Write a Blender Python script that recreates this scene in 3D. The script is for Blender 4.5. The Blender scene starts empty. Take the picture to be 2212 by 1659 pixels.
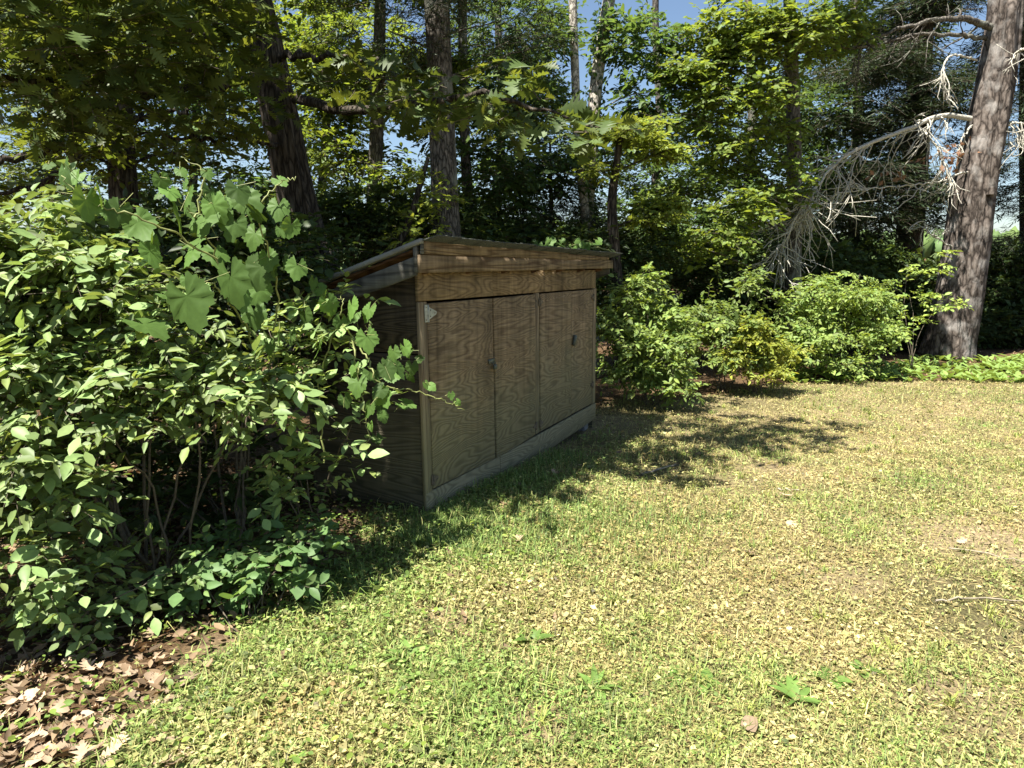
import bpy, math, random
import numpy as np
from mathutils import Vector, Matrix, Quaternion

# ------------------------------------------------------------------ camera, sky, sun, exposure
scene = bpy.context.scene
C = scene.collection
F, CX, CY, EYE = 1533.0, 1106.0, 829.5, 1.6          # photograph measured on a 2212 x 1659 grid
PITCH = math.atan((CY - 580.0) / F)
cam_d = bpy.data.cameras.new('camera'); cam = bpy.data.objects.new('camera', cam_d); C.objects.link(cam)
cam_d.sensor_width = 36.0; cam_d.lens = 36.0 * F / 2212.0
cam_d.clip_start = 0.05; cam_d.clip_end = 3000
cam.location = (0, 0, EYE); cam.rotation_euler = (math.pi / 2 - PITCH, 0, 0)
scene.camera = cam

SUN_EL = math.radians(64); SUN_AZ = math.atan2(-0.76, -0.65)   # direction the light comes from
world = bpy.data.worlds.new('World'); scene.world = world; world.use_nodes = True
wn = world.node_tree.nodes; wl = world.node_tree.links
bg = wn['Background']; sky = wn.new('ShaderNodeTexSky'); sky.sky_type = 'NISHITA'; sky.sun_disc = False
sky.sun_elevation = SUN_EL; sky.sun_rotation = SUN_AZ; sky.air_density = 1.0; sky.dust_density = 0.6; sky.ozone_density = 1.6
wl.new(sky.outputs[0], bg.inputs[0]); bg.inputs[1].default_value = 0.05
sun_d = bpy.data.lights.new('sun', 'SUN'); sun_d.energy = 5.0; sun_d.angle = math.radians(0.53); sun_d.color = (1.0, 0.955, 0.87)
sun = bpy.data.objects.new('sun', sun_d); C.objects.link(sun)
to_sun = Vector((math.sin(SUN_AZ) * math.cos(SUN_EL), math.cos(SUN_AZ) * math.cos(SUN_EL), math.sin(SUN_EL)))
sun.rotation_euler = to_sun.to_track_quat('Z', 'Y').to_euler(); sun.location = (-10, -2, 20)
scene.view_settings.view_transform = 'Standard'; scene.view_settings.look = 'None'
scene.view_settings.exposure = 1.72; scene.view_settings.gamma = 1.0; scene.view_settings.use_curve_mapping = False
scene.render.engine = 'CYCLES'
cy = scene.cycles
cy.max_bounces = 7; cy.diffuse_bounces = 4; cy.glossy_bounces = 2; cy.transmission_bounces = 5; cy.transparent_max_bounces = 4
cy.use_denoising = True; cy.caustics_reflective = False; cy.caustics_refractive = False
cy.sample_clamp_indirect = 6.0

# ------------------------------------------------------------------ pixel -> place
_fw = np.array([0, math.cos(PITCH), -math.sin(PITCH)]); _up = np.array([0, math.sin(PITCH), math.cos(PITCH)]); _rt = np.array([1.0, 0, 0])
CAM = np.array([0, 0, EYE])
def ray(x, y): return _fw + _rt * (x - CX) / F - _up * (y - CY) / F
def at(x, y, Y):
    d = ray(x, y); return CAM + d * (Y / d[1])
def smooth(a, b, t):
    t = np.clip((t - a) / (b - a), 0, 1); return t * t * (3 - 2 * t)

# numpy value noise (2-D / 3-D), 0..1
_perm = np.random.default_rng(5).random(4096)
def _h(i, j, k): return _perm[(i * 73 + j * 179 + k * 283 + i * j * 7) & 4095]
def vnoise(x, y, z=0.0):
    x, y, z = np.broadcast_arrays(np.asarray(x, float), np.asarray(y, float), np.asarray(z, float))
    i, j, k = np.floor(x).astype(int), np.floor(y).astype(int), np.floor(z).astype(int)
    u, v, w = x - i, y - j, z - k
    u, v, w = u*u*(3-2*u), v*v*(3-2*v), w*w*(3-2*w)
    def L(a, b, t): return a + (b - a) * t
    r = []
    for kk in (0, 1):
        a = L(_h(i, j, k+kk), _h(i+1, j, k+kk), u); b = L(_h(i, j+1, k+kk), _h(i+1, j+1, k+kk), u)
        r.append(L(a, b, v))
    return L(r[0], r[1], w)
def fbm(x, y, z=0.0):
    return 0.55*vnoise(x, y, z) + 0.3*vnoise(x*2.1+9, y*2.1, z) + 0.15*vnoise(x*4.3, y*4.3+5, z)

def ground_z(x, y):
    x = np.asarray(x, float); y = np.asarray(y, float)
    z = -0.15 * smooth(4.6, 8.0, y)
    z = z + 0.03 * (fbm(x*0.8+3, y*0.8) - 0.5) * smooth(0, 3, np.abs(y - 4.5) + np.abs(x + 0.5)*0.5)
    z = z - 4.2 * smooth(20, 36, y + 0.15 * np.maximum(x*-1, 0)) - 2.2 * smooth(34, 60, y)
    return z
def gnd(x, y):
    P = None; d = ray(x, y); t = -EYE / d[2]
    for _ in range(25):
        P = CAM + d * t; t = (float(ground_z(P[0], P[1])) - EYE) / d[2]
    return CAM + d * t

# ------------------------------------------------------------------ mesh building
def mesh_np(name, V, faces, tint=None, smooth_sh=False):
    """faces: list of int arrays (n,k)."""
    me = bpy.data.meshes.new(name)
    V = np.ascontiguousarray(V, dtype=np.float32)
    me.vertices.add(len(V)); me.vertices.foreach_set('co', V.ravel())
    faces = [np.asarray(f, dtype=np.int32) for f in faces if len(f)]
    tot = np.concatenate([np.full(len(f), f.shape[1], dtype=np.int32) for f in faces])
    idx = np.concatenate([f.ravel() for f in faces])
    me.loops.add(len(idx)); me.loops.foreach_set('vertex_index', idx)
    st = np.concatenate([[0], np.cumsum(tot)[:-1]]).astype(np.int32)
    me.polygons.add(len(tot)); me.polygons.foreach_set('loop_start', st); me.polygons.foreach_set('loop_total', tot)
    if smooth_sh: me.polygons.foreach_set('use_smooth', np.ones(len(tot), dtype=bool))
    if tint is not None:
        a = me.attributes.new('tint', 'FLOAT_COLOR', 'POINT')
        col = np.ones((len(V), 4), dtype=np.float32); col[:, :3] = tint
        a.data.foreach_set('color', col.ravel())
    me.update(calc_edges=True)
    return me

def link(name, me, mat, parent=None, loc=None):
    o = bpy.data.objects.new(name, me); C.objects.link(o)
    if mat is not None and me is not None and len(me.materials) == 0: me.materials.append(mat)
    if parent is not None: o.parent = parent
    if loc is not None: o.location = loc
    return o
def tag(o, label=None, cat=None, group=None, kind=None):
    if label: o['label'] = label
    if cat: o['category'] = cat
    if group: o['group'] = group
    if kind: o['kind'] = kind
    return o
def thing(name, loc, label, cat, group=None, rz=0.0):
    o = bpy.data.objects.new(name, None); C.objects.link(o); o.location = loc; o.rotation_euler = (0, 0, rz)
    o.empty_display_size = 0.2
    return tag(o, label, cat, group)

class Geo:
    """collects pieces of ONE part"""
    def __init__(s): s.V = []; s.F = []; s.T = []; s.n = 0
    def add(s, V, faces, tint=None):
        V = np.asarray(V, float)
        for f in faces:
            if len(f): s.F.append(np.asarray(f) + s.n)
        s.V.append(V); s.n += len(V)
        if tint is None: tint = np.ones((len(V), 3))
        s.T.append(np.broadcast_to(tint, (len(V), 3)))
    def build(s, name, mat, parent=None, origin=(0, 0, 0), smooth_sh=False):
        V = np.concatenate(s.V) - np.asarray(origin, float)
        ks = {}
        for f in s.F: ks.setdefault(f.shape[1], []).append(f)
        me = mesh_np(name, V, [np.concatenate(v) for v in ks.values()], np.concatenate(s.T), smooth_sh)
        return link(name, me, mat, parent)

def norm(a): return a / np.maximum(np.linalg.norm(a, axis=-1, keepdims=True), 1e-9)

def tube_arrays(pts, radii, sides=8, rough=0.0, seed=0, flute=0.0, cap=True):
    pts = np.asarray(pts, float); n = len(pts); radii = np.asarray(radii, float)
    tan = np.gradient(pts, axis=0); tan = norm(tan)
    ref = np.array([1.0, 0, 0]) if abs(tan[0][0]) < 0.8 else np.array([0, 1.0, 0])
    a = norm(np.cross(tan, ref)); b = np.cross(tan, a)
    ang = np.linspace(0, 2*math.pi, sides, endpoint=False)
    R = np.repeat(radii[:, None], sides, 1)
    if rough > 0:
        ca, sa = np.cos(ang)[None]*2.2, np.sin(ang)[None]*2.2
        L = np.concatenate([[0], np.cumsum(np.linalg.norm(np.diff(pts, axis=0), axis=1))])[:, None]
        R = R * (1 + rough*(fbm(ca+seed, sa+seed*1.7, L*1.3)-0.5)*2 + flute*(vnoise(ca*3+seed, sa*3, L*0.7+seed)-0.5)*2)
    V = pts[:, None] + R[..., None]*(np.cos(ang)[None, :, None]*a[:, None] + np.sin(ang)[None, :, None]*b[:, None])
    i = np.arange(n-1)[:, None]*sides; j = np.arange(sides)[None]; jn = (j+1) % sides
    Q = np.stack([i+j, i+jn, i+sides+jn, i+sides+j], -1).reshape(-1, 4)
    V = V.reshape(-1, 3); F = [Q]
    if cap:
        V = np.vstack([V, pts[-1]]); k = len(V)-1; j = np.arange(sides)
        F.append(np.stack([(n-1)*sides + j, (n-1)*sides + (j+1) % sides, np.full(sides, k)], -1))
    return V, F

def spline(ctrl, n):
    """Catmull-Rom through control rows (any columns)"""
    P = np.asarray(ctrl, float)
    P = np.vstack([2*P[0]-P[1], P, 2*P[-1]-P[-2]])
    out = []; m = len(P)-3
    for t in np.linspace(0, m - 1e-6, n):
        i = int(t); u = t - i; p0, p1, p2, p3 = P[i:i+4]
        out.append(0.5*((2*p1) + (-p0+p2)*u + (2*p0-5*p1+4*p2-p3)*u*u + (-p0+3*p1-3*p2+p3)*u**3))
    return np.array(out)

def sticks(A, B, ra, rb):
    """many thin three-sided twigs at once"""
    A = np.asarray(A, float); B = np.asarray(B, float); n = len(A)
    d = norm(B-A); ref = np.where(np.abs(d[:, 2:3]) > 0.9, np.array([[1.0, 0, 0]]), np.array([[0, 0, 1.0]]))
    u = norm(np.cross(d, ref)); v = np.cross(d, u)
    ra = np.broadcast_to(np.asarray(ra, float), (n,)); rb = np.broadcast_to(np.asarray(rb, float), (n,))
    V = np.zeros((n, 6, 3))
    for k in range(3):
        c, s_ = math.cos(k*2.0944), math.sin(k*2.0944)
        V[:, k] = A + (u*c + v*s_)*ra[:, None]; V[:, 3+k] = B + (u*c + v*s_)*rb[:, None]
    base = np.arange(n)[:, None]*6
    Q = np.concatenate([base + np.array([[k, (k+1) % 3, 3+(k+1) % 3, 3+k]]) for k in range(3)])
    return V.reshape(-1, 3), [Q]

# leaf templates: length along +y (0..1), width x, normal +z
def leaf_simple(w=0.5, fold=0.08, curl=-0.06):
    V = np.array([[0, 0, 0], [-w*0.42, .28, fold], [-w*0.45, .62, fold*0.8+curl*0.4], [0, 1, curl*1.6], [w*0.45, .62, fold*0.8+curl*0.4], [w*0.42, .28, fold]])
    return V, [np.array([[0, 3, 2, 1], [0, 5, 4, 3]])]
def leaf_diamond(w=0.55, fold=0.08, curl=-0.06):
    V = np.array([[0, 0, 0], [-w*0.5, .45, fold], [0, 1, curl], [w*0.5, .45, fold]])
    return V, [np.array([[0, 2, 1], [0, 3, 2]])]
def leaf_ovate(w=0.55, fold=0.07, curl=-0.12, st=((0.02, .05), (.18, .62), (.42, 1.0), (.68, .78), (.88, .32))):
    V = []; F4 = []; F3 = []
    for t, ww in st:
        z = curl*t*t
        V += [[-w*0.5*ww, t, z+fold*ww], [0, t, z], [w*0.5*ww, t, z+fold*ww]]
    for i in range(len(st)-1):
        a = i*3; F4 += [[a, a+1, a+4, a+3], [a+1, a+2, a+5, a+4]]
    V.append([0, 1, curl]); k = len(V)-1; a = (len(st)-1)*3
    F3 += [[a, a+1, k], [a+1, a+2, k]]
    return np.array(V), [np.array(F4), np.array(F3)]
def leaf_oak(curl=-0.15, seed=0):
    r = random.Random(seed)
    st = [(0.0, .02, 0), (.14, .07, 0), (.22, .26, .07), (.32, .08, 0), (.42, .42, .10), (.52, .09, 0), (.62, .46, .11), (.71, .13, 0), (.80, .27, .09), (.88, .10, 0), (.93, .14, .05)]
    V = []; F4 = []; F3 = []
    for t, w, fo in st:
        w *= r.uniform(.85, 1.15); z = curl*t*t
        V += [[-w, t+fo, z+w*0.22-0.03*r.random()], [0, t, z], [w, t+fo, z+w*0.22-0.03*r.random()]]
    for i in range(len(st)-1):
        a = i*3; F4 += [[a, a+1, a+4, a+3], [a+1, a+2, a+5, a+4]]
    V.append([0, 1.03, curl]); k = len(V)-1; a = (len(st)-1)*3
    F3 += [[a, a+1, k], [a+1, a+2, k]]
    return np.array(V), [np.array(F4), np.array(F3)]
def leaf_grape(seed=0):
    """palmate toothed leaf, petiole joins at the origin"""
    r = random.Random(seed); V = [[0, 0.12, 0.0]]; n = 34
    lobes = [(90, .78, 27), (34, .60, 24), (146, .60, 24), (-14, .5, 26), (194, .5, 26), (-52, .42, 22), (232, .42, 22)]
    ring = []
    for i in range(n):
        a = -68 + (316.0)*i/(n-1)
        rad = 0.50
        for la, lr, lw in lobes: rad = max(rad, 0.50 + (lr-0.50)*math.exp(-((a-la)/lw)**2*1.1)) if lr > .50 else rad
        rad *= 1.05 if i % 2 == 0 else 0.94
        rad *= r.uniform(.96, 1.04)
        ring.append((a, rad))
    for a, rad in ring:
        A = math.radians(a); vein = max(math.cos(math.radians(a-la)*6.0) if abs(a-la) < 30 else -0.3 for la, _, _ in lobes)
        V.append([math.cos(A)*rad*.55, 0.12+math.sin(A)*rad*.55, 0.02*(1 if vein < 0.2 else -0.3)])
    for i, (a, rad) in enumerate(ring):
        A = math.radians(a)
        V.append([math.cos(A)*rad, 0.12+math.sin(A)*rad, -0.05*rad*rad + r.uniform(-.025, .025)])
    V = np.array(V); c1, c2 = r.uniform(-.35, .15), r.uniform(-.5, .25); V[:, 2] += c1*V[:, 1]*np.abs(V[:, 1]) + c2*V[:, 0]**2
    F3 = [[0, 1+i, 2+i] for i in range(n-1)]
    F4 = [[1+i, 1+n+i, 2+n+i, 2+i] for i in range(n-1)]
    return np.array(V), [np.array(F3), np.array(F4)]
def leaf_dry(seed=0):
    V, Fs = leaf_oak(curl=0.0, seed=seed); r = random.Random(seed+50)
    k1, k2 = r.uniform(-.5, 1.0), r.uniform(.3, 1.8)
    V = V.copy(); V[:, 2] = 0.06 + k2*V[:, 0]**2*1.2 + k1*(V[:, 1]-.5)**2 + 0.02*np.sin(V[:, 1]*14+seed)
    V[:, 0] *= 1.05
    if seed % 2: V, Fs = leaf_ovate(.5+.04*seed, .0, .0); V = V.copy(); V[:, 2] = .03 + k2*.5*V[:, 0]**2 + k1*.5*(V[:, 1]-.5)**2
    return V, Fs

def frames(D, N):
    D = norm(D); X = norm(np.cross(D, N)); Z = np.cross(X, D)
    return X, D, Z
def leaves(tmpl, P, D, N, S, W=None):
    tV, tF = tmpl; X, Y, Z = frames(D, N); n = len(P); k = len(tV)
    W = np.ones(n) if W is None else W
    L = (tV[None, :, 0:1]*W[:, None, None])*X[:, None] + tV[None, :, 1:2]*Y[:, None] + tV[None, :, 2:3]*Z[:, None]
    V = P[:, None] + L*S[:, None, None]
    off = (np.arange(n)*k)[:, None, None]
    Fs = [(f[None] + off).reshape(-1, f.shape[1]) for f in tF]
    return V.reshape(-1, 3), Fs

def tints(rng, n, k, bright=0.22, hue=0.12, yellow=0.0):
    """one random shade for each leaf (n leaves of k verts)"""
    b = 1 + bright*rng.standard_normal(n); b = np.clip(b, .45, 1.7)
    y = rng.random(n)*hue*2 + yellow
    t = np.stack([b*(1 + y*1.3), b*(1 + y*.35), b*(1 - y*.5)], -1)
    return np.repeat(t, k, 0)

def leaf_objects(name, templ_meshes, P, D, N, S, mat, parent, origin, rng):
    """leaves that can be picked out one by one: an object each, mesh data shared"""
    X, Y, Z = frames(D, N)
    for i in range(len(P)):
        o = bpy.data.objects.new(name, templ_meshes[int(rng.integers(len(templ_meshes)))]); C.objects.link(o)
        M = Matrix(((X[i][0]*S[i], Y[i][0]*S[i], Z[i][0]*S[i], P[i][0]-origin[0]),
                    (X[i][1]*S[i], Y[i][1]*S[i], Z[i][1]*S[i], P[i][1]-origin[1]),
                    (X[i][2]*S[i], Y[i][2]*S[i], Z[i][2]*S[i], P[i][2]-origin[2]), (0, 0, 0, 1)))
        o.parent = parent; o.matrix_local = M
def tmpl_mesh(name, t, mat):
    me = mesh_np(name, t[0], t[1], np.ones((len(t[0]), 3)))
    me.materials.append(mat); return me

# ------------------------------------------------------------------ materials
def new_mat(name):
    m = bpy.data.materials.new(name); m.use_nodes = True; nt = m.node_tree
    for n in list(nt.nodes): nt.nodes.remove(n)
    return m, nt.nodes, nt.links
def N(nodes, t, **kw):
    n = nodes.new(t)
    for k, v in kw.items():
        if k.startswith('i_'): n.inputs[int(k[2:]) if k[2:].isdigit() else k[2:]].default_value = v
        else: setattr(n, k, v)
    return n
def rgb(c): return (c[0], c[1], c[2], 1)
def ramp(nodes, stops):
    r = nodes.new('ShaderNodeValToRGB'); e = r.color_ramp.elements
    while len(e) < len(stops): e.new(0.5)
    for el, (p, c) in zip(e, stops): el.position = p; el.color = rgb(c) if not isinstance(c, float) else (c, c, c, 1)
    return r

def leaf_mat(name, col, trans=None, rough=0.5, fac=0.38, spec=0.26, vary=0.25):
    rough = max(rough, .5)
    m, nd, ln = new_mat(name)
    at_ = N(nd, 'ShaderNodeAttribute', attribute_name='tint'); oi = N(nd, 'ShaderNodeObjectInfo')
    mr = N(nd, 'ShaderNodeMapRange'); mr.inputs['To Min'].default_value = 1-vary; mr.inputs['To Max'].default_value = 1+vary
    ln.new(oi.outputs['Random'], mr.inputs['Value'])
    tc = N(nd, 'ShaderNodeNewGeometry'); nz = N(nd, 'ShaderNodeTexNoise'); nz.inputs['Scale'].default_value = 55; ln.new(tc.outputs['Position'], nz.inputs['Vector'])
    mr2 = N(nd, 'ShaderNodeMapRange'); mr2.inputs['To Min'].default_value = .8; mr2.inputs['To Max'].default_value = 1.2; ln.new(nz.outputs['Fac'], mr2.inputs['Value'])
    mu = N(nd, 'ShaderNodeMath', operation='MULTIPLY'); ln.new(mr.outputs[0], mu.inputs[0]); ln.new(mr2.outputs[0], mu.inputs[1])
    def tinted(c):
        a = N(nd, 'ShaderNodeVectorMath', operation='MULTIPLY'); a.inputs[1].default_value = c; ln.new(at_.outputs['Color'], a.inputs[0])
        b = N(nd, 'ShaderNodeVectorMath', operation='SCALE'); ln.new(a.outputs[0], b.inputs[0]); ln.new(mu.outputs[0], b.inputs['Scale'])
        return b.outputs[0]
    p = N(nd, 'ShaderNodeBsdfPrincipled'); p.inputs['Roughness'].default_value = rough; p.inputs['Specular IOR Level'].default_value = spec
    ln.new(tinted(col), p.inputs['Base Color'])
    tr = N(nd, 'ShaderNodeBsdfTranslucent'); ln.new(tinted(trans or (col[0]*2.0, col[1]*1.8, col[2]*0.7)), tr.inputs['Color'])
    mx = N(nd, 'ShaderNodeMixShader'); mx.inputs[0].default_value = fac; ln.new(p.outputs[0], mx.inputs[1]); ln.new(tr.outputs[0], mx.inputs[2])
    out = N(nd, 'ShaderNodeOutputMaterial'); ln.new(mx.outputs[0], out.inputs[0])
    return m

def bark_mat(name, c_dark, c_mid, c_light, vscale=(9, 9, 2.2), crack=0.55, bump=0.8, lichen=None):
    m, nd, ln = new_mat(name)
    tc = N(nd, 'ShaderNodeTexCoord'); mp = N(nd, 'ShaderNodeMapping'); mp.inputs['Scale'].default_value = vscale
    ln.new(tc.outputs['Object'], mp.inputs[0])
    nz0 = N(nd, 'ShaderNodeTexNoise'); nz0.inputs['Scale'].default_value = 2.2; nz0.inputs['Detail'].default_value = 3; ln.new(mp.outputs[0], nz0.inputs['Vector'])
    ad = N(nd, 'ShaderNodeVectorMath', operation='MULTIPLY_ADD'); ln.new(nz0.outputs['Color'], ad.inputs[0]); ad.inputs[1].default_value = (.7, .7, .7); ln.new(mp.outputs[0], ad.inputs[2])
    vo = N(nd, 'ShaderNodeTexVoronoi', feature='DISTANCE_TO_EDGE'); vo.inputs['Scale'].default_value = 1.6; ln.new(ad.outputs[0], vo.inputs['Vector'])
    nz = N(nd, 'ShaderNodeTexNoise'); nz.inputs['Scale'].default_value = 5; nz.inputs['Detail'].default_value = 6; nz.inputs['Roughness'].default_value = .7; ln.new(mp.outputs[0], nz.inputs['Vector'])
    r1 = ramp(nd, [(0.0, c_dark), (crack*.35, c_mid), (crack, c_light)]); ln.new(vo.outputs['Distance'], r1.inputs[0])
    r2 = ramp(nd, [(.3, .55), (.7, 1.25)]); ln.new(nz.outputs['Fac'], r2.inputs[0])
    mx = N(nd, 'ShaderNodeMix', data_type='RGBA', blend_type='MULTIPLY'); mx.inputs[0].default_value = 1; ln.new(r1.outputs[0], mx.inputs[6]); ln.new(r2.outputs[0], mx.inputs[7])
    colr = mx.outputs[2]
    if lichen:
        n3 = N(nd, 'ShaderNodeTexNoise'); n3.inputs['Scale'].default_value = 3.0; n3.inputs['Detail'].default_value = 5; ln.new(tc.outputs['Object'], n3.inputs['Vector'])
        r3 = ramp(nd, [(.52, .0), (.66, .75)]); ln.new(n3.outputs['Fac'], r3.inputs[0])
        m3 = N(nd, 'ShaderNodeMix', data_type='RGBA'); ln.new(r3.outputs[0], m3.inputs[0]); ln.new(colr, m3.inputs[6]); m3.inputs[7].default_value = rgb(lichen); colr = m3.outputs[2]
    p = N(nd, 'ShaderNodeBsdfPrincipled'); p.inputs['Roughness'].default_value = .9; p.inputs['Specular IOR Level'].default_value = .15
    ln.new(colr, p.inputs['Base Color'])
    sm = N(nd, 'ShaderNodeMath', operation='MULTIPLY_ADD'); ln.new(nz.outputs['Fac'], sm.inputs[0]); sm.inputs[1].default_value = .35
    mn = N(nd, 'ShaderNodeMath', operation='MINIMUM'); ln.new(vo.outputs['Distance'], mn.inputs[0]); mn.inputs[1].default_value = crack; ln.new(mn.outputs[0], sm.inputs[2])
    bp = N(nd, 'ShaderNodeBump'); bp.inputs['Strength'].default_value = bump; bp.inputs['Distance'].default_value = .03; ln.new(sm.outputs[0], bp.inputs['Height']); ln.new(bp.outputs[0], p.inputs['Normal'])
    out = N(nd, 'ShaderNodeOutputMaterial'); ln.new(p.outputs[0], out.inputs[0])
    return m

def wood_mat(name, base, dark, sx=0.55, sz=2.4, bands=34, algae=0.0, grey=0.0, vertical=False, stain=(.05, .035, .018)):
    """weathered softwood / rotary-cut plywood: nested contour grain that wanders"""
    m, nd, ln = new_mat(name)
    tc = N(nd, 'ShaderNodeTexCoord'); oi = N(nd, 'ShaderNodeObjectInfo')
    of = N(nd, 'ShaderNodeVectorMath', operation='SCALE'); of.inputs[0].default_value = (37, 11, 53); ln.new(oi.outputs['Random'], of.inputs['Scale'])
    ad = N(nd, 'ShaderNodeVectorMath', operation='ADD'); ln.new(tc.outputs['Object'], ad.inputs[0]); ln.new(of.outputs[0], ad.inputs[1])
    mp = N(nd, 'ShaderNodeMapping'); mp.inputs['Scale'].default_value = (sz, sz, sx) if vertical else (sx, sx, sz); ln.new(ad.outputs[0], mp.inputs[0])
    n1 = N(nd, 'ShaderNodeTexNoise'); n1.inputs['Scale'].default_value = 1.3; n1.inputs['Detail'].default_value = 2.2; n1.inputs['Roughness'].default_value = .42; n1.inputs['Distortion'].default_value = .35
    ln.new(mp.outputs[0], n1.inputs['Vector'])
    mu = N(nd, 'ShaderNodeMath', operation='MULTIPLY'); ln.new(n1.outputs['Fac'], mu.inputs[0]); mu.inputs[1].default_value = bands*6.283
    si = N(nd, 'ShaderNodeMath', operation='SINE'); ln.new(mu.outputs[0], si.inputs[0])
    r1 = ramp(nd, [(0.0, dark), (.42, tuple(b*.86 for b in base)), (1.0, base)])
    mr = N(nd, 'ShaderNodeMapRange'); mr.inputs['From Min'].default_value = -1; mr.inputs['From Max'].default_value = 1; ln.new(si.outputs[0], mr.inputs['Value']); ln.new(mr.outputs[0], r1.inputs[0])
    # fine fibre
    mp2 = N(nd, 'ShaderNodeMapping'); mp2.inputs['Scale'].default_value = (160, 160, 5) if vertical else (5, 5, 160); ln.new(ad.outputs[0], mp2.inputs[0])
    n2 = N(nd, 'ShaderNodeTexNoise'); n2.inputs['Scale'].default_value = 1; n2.inputs['Detail'].default_value = 4; ln.new(mp2.outputs[0], n2.inputs['Vector'])
    r2 = ramp(nd, [(.3, .72), (.7, 1.18)]); ln.new(n2.outputs['Fac'], r2.inputs[0])
    m1 = N(nd, 'ShaderNodeMix', data_type='RGBA', blend_type='MULTIPLY'); m1.inputs[0].default_value = 1; ln.new(r1.outputs[0], m1.inputs[6]); ln.new(r2.outputs[0], m1.inputs[7])
    # water stains
    n3 = N(nd, 'ShaderNodeTexNoise'); n3.inputs['Scale'].default_value = 2.6; n3.inputs['Detail'].default_value = 6; n3.inputs['Roughness'].default_value = .62; ln.new(ad.outputs[0], n3.inputs['Vector'])
    r3 = ramp(nd, [(.5, .0), (.78, .75)]); ln.new(n3.outputs['Fac'], r3.inputs[0])
    m2 = N(nd, 'ShaderNodeMix', data_type='RGBA'); ln.new(r3.outputs[0], m2.inputs[0]); ln.new(m1.outputs[2], m2.inputs[6]); m2.inputs[7].default_value = rgb(stain)
    mp6 = N(nd, 'ShaderNodeMapping'); mp6.inputs['Scale'].default_value = (16, 16, .9); ln.new(ad.outputs[0], mp6.inputs[0])
    n6 = N(nd, 'ShaderNodeTexNoise'); n6.inputs['Scale'].default_value = 1; n6.inputs['Detail'].default_value = 5; ln.new(mp6.outputs[0], n6.inputs['Vector'])
    r6 = ramp(nd, [(.32, .58), (.6, 1.08)]); ln.new(n6.outputs['Fac'], r6.inputs[0])
    m6 = N(nd, 'ShaderNodeMix', data_type='RGBA', blend_type='MULTIPLY'); m6.inputs[0].default_value = .8; ln.new(m2.outputs[2], m6.inputs[6]); ln.new(r6.outputs[0], m6.inputs[7])
    colr = m6.outputs[2]
    if algae > 0:       # weathered grey-green film that has crept up the boards from below
        sp = N(nd, 'ShaderNodeSeparateXYZ'); ln.new(tc.outputs['Object'], sp.inputs[0])
        n4 = N(nd, 'ShaderNodeTexNoise'); n4.inputs['Scale'].default_value = 1.7; n4.inputs['Detail'].default_value = 5; ln.new(tc.outputs['Object'], n4.inputs['Vector'])
        a4 = N(nd, 'ShaderNodeMath', operation='MULTIPLY_ADD'); ln.new(n4.outputs['Fac'], a4.inputs[0]); a4.inputs[1].default_value = -1.3; a4.inputs[2].default_value = .72
        a5 = N(nd, 'ShaderNodeMath', operation='ADD'); ln.new(a4.outputs[0], a5.inputs[0]); ln.new(sp.outputs[2], a5.inputs[1])
        mr4 = N(nd, 'ShaderNodeMapRange', interpolation_type='SMOOTHSTEP'); mr4.inputs['From Min'].default_value = 1.25; mr4.inputs['From Max'].default_value = .35; mr4.inputs['To Min'].default_value = 0; mr4.inputs['To Max'].default_value = algae
        ln.new(a5.outputs[0], mr4.inputs['Value'])
        gm = N(nd, 'ShaderNodeMix', data_type='RGBA', blend_type='MULTIPLY'); gm.inputs[0].default_value = 1; gm.inputs[6].default_value = (.215, .205, .125, 1)
        r5 = ramp(nd, [(0.0, .72), (.5, .97), (1.0, 1.08)]); ln.new(mr.outputs[0], r5.inputs[0]); ln.new(r5.outputs[0], gm.inputs[7])
        m5 = N(nd, 'ShaderNodeMix', data_type='RGBA'); ln.new(mr4.outputs[0], m5.inputs[0]); ln.new(colr, m5.inputs[6]); ln.new(gm.outputs[2], m5.inputs[7]); colr = m5.outputs[2]
    p = N(nd, 'ShaderNodeBsdfPrincipled'); p.inputs['Roughness'].default_value = .82; p.inputs['Specular IOR Level'].default_value = .2; ln.new(colr, p.inputs['Base Color'])
    bp = N(nd, 'ShaderNodeBump'); bp.inputs['Strength'].default_value = .5; bp.inputs['Distance'].default_value = .004; ln.new(mr.outputs[0], bp.inputs['Height']); ln.new(bp.outputs[0], p.inputs['Normal'])
    out = N(nd, 'ShaderNodeOutputMaterial'); ln.new(p.outputs[0], out.inputs[0])
    return m

def plain_mat(name, col, rough=.8, metal=0.0, noise=(30, .35), bump=0.0):
    m, nd, ln = new_mat(name)
    tc = N(nd, 'ShaderNodeTexCoord'); nz = N(nd, 'ShaderNodeTexNoise'); nz.inputs['Scale'].default_value = noise[0]; nz.inputs['Detail'].default_value = 5; ln.new(tc.outputs['Object'], nz.inputs['Vector'])
    r = ramp(nd, [(.3, tuple(c*(1-noise[1]) for c in col)), (.7, tuple(c*(1+noise[1]) for c in col))]); ln.new(nz.outputs['Fac'], r.inputs[0])
    p = N(nd, 'ShaderNodeBsdfPrincipled'); p.inputs['Roughness'].default_value = rough; p.inputs['Metallic'].default_value = metal; ln.new(r.outputs[0], p.inputs['Base Color'])
    at_ = N(nd, 'ShaderNodeAttribute', attribute_name='tint')
    if bump:
        bp = N(nd, 'ShaderNodeBump'); bp.inputs['Strength'].default_value = bump; bp.inputs['Distance'].default_value = .01; ln.new(nz.outputs['Fac'], bp.inputs['Height']); ln.new(bp.outputs[0], p.inputs['Normal'])
    out = N(nd, 'ShaderNodeOutputMaterial'); ln.new(p.outputs[0], out.inputs[0])
    return m

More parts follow.
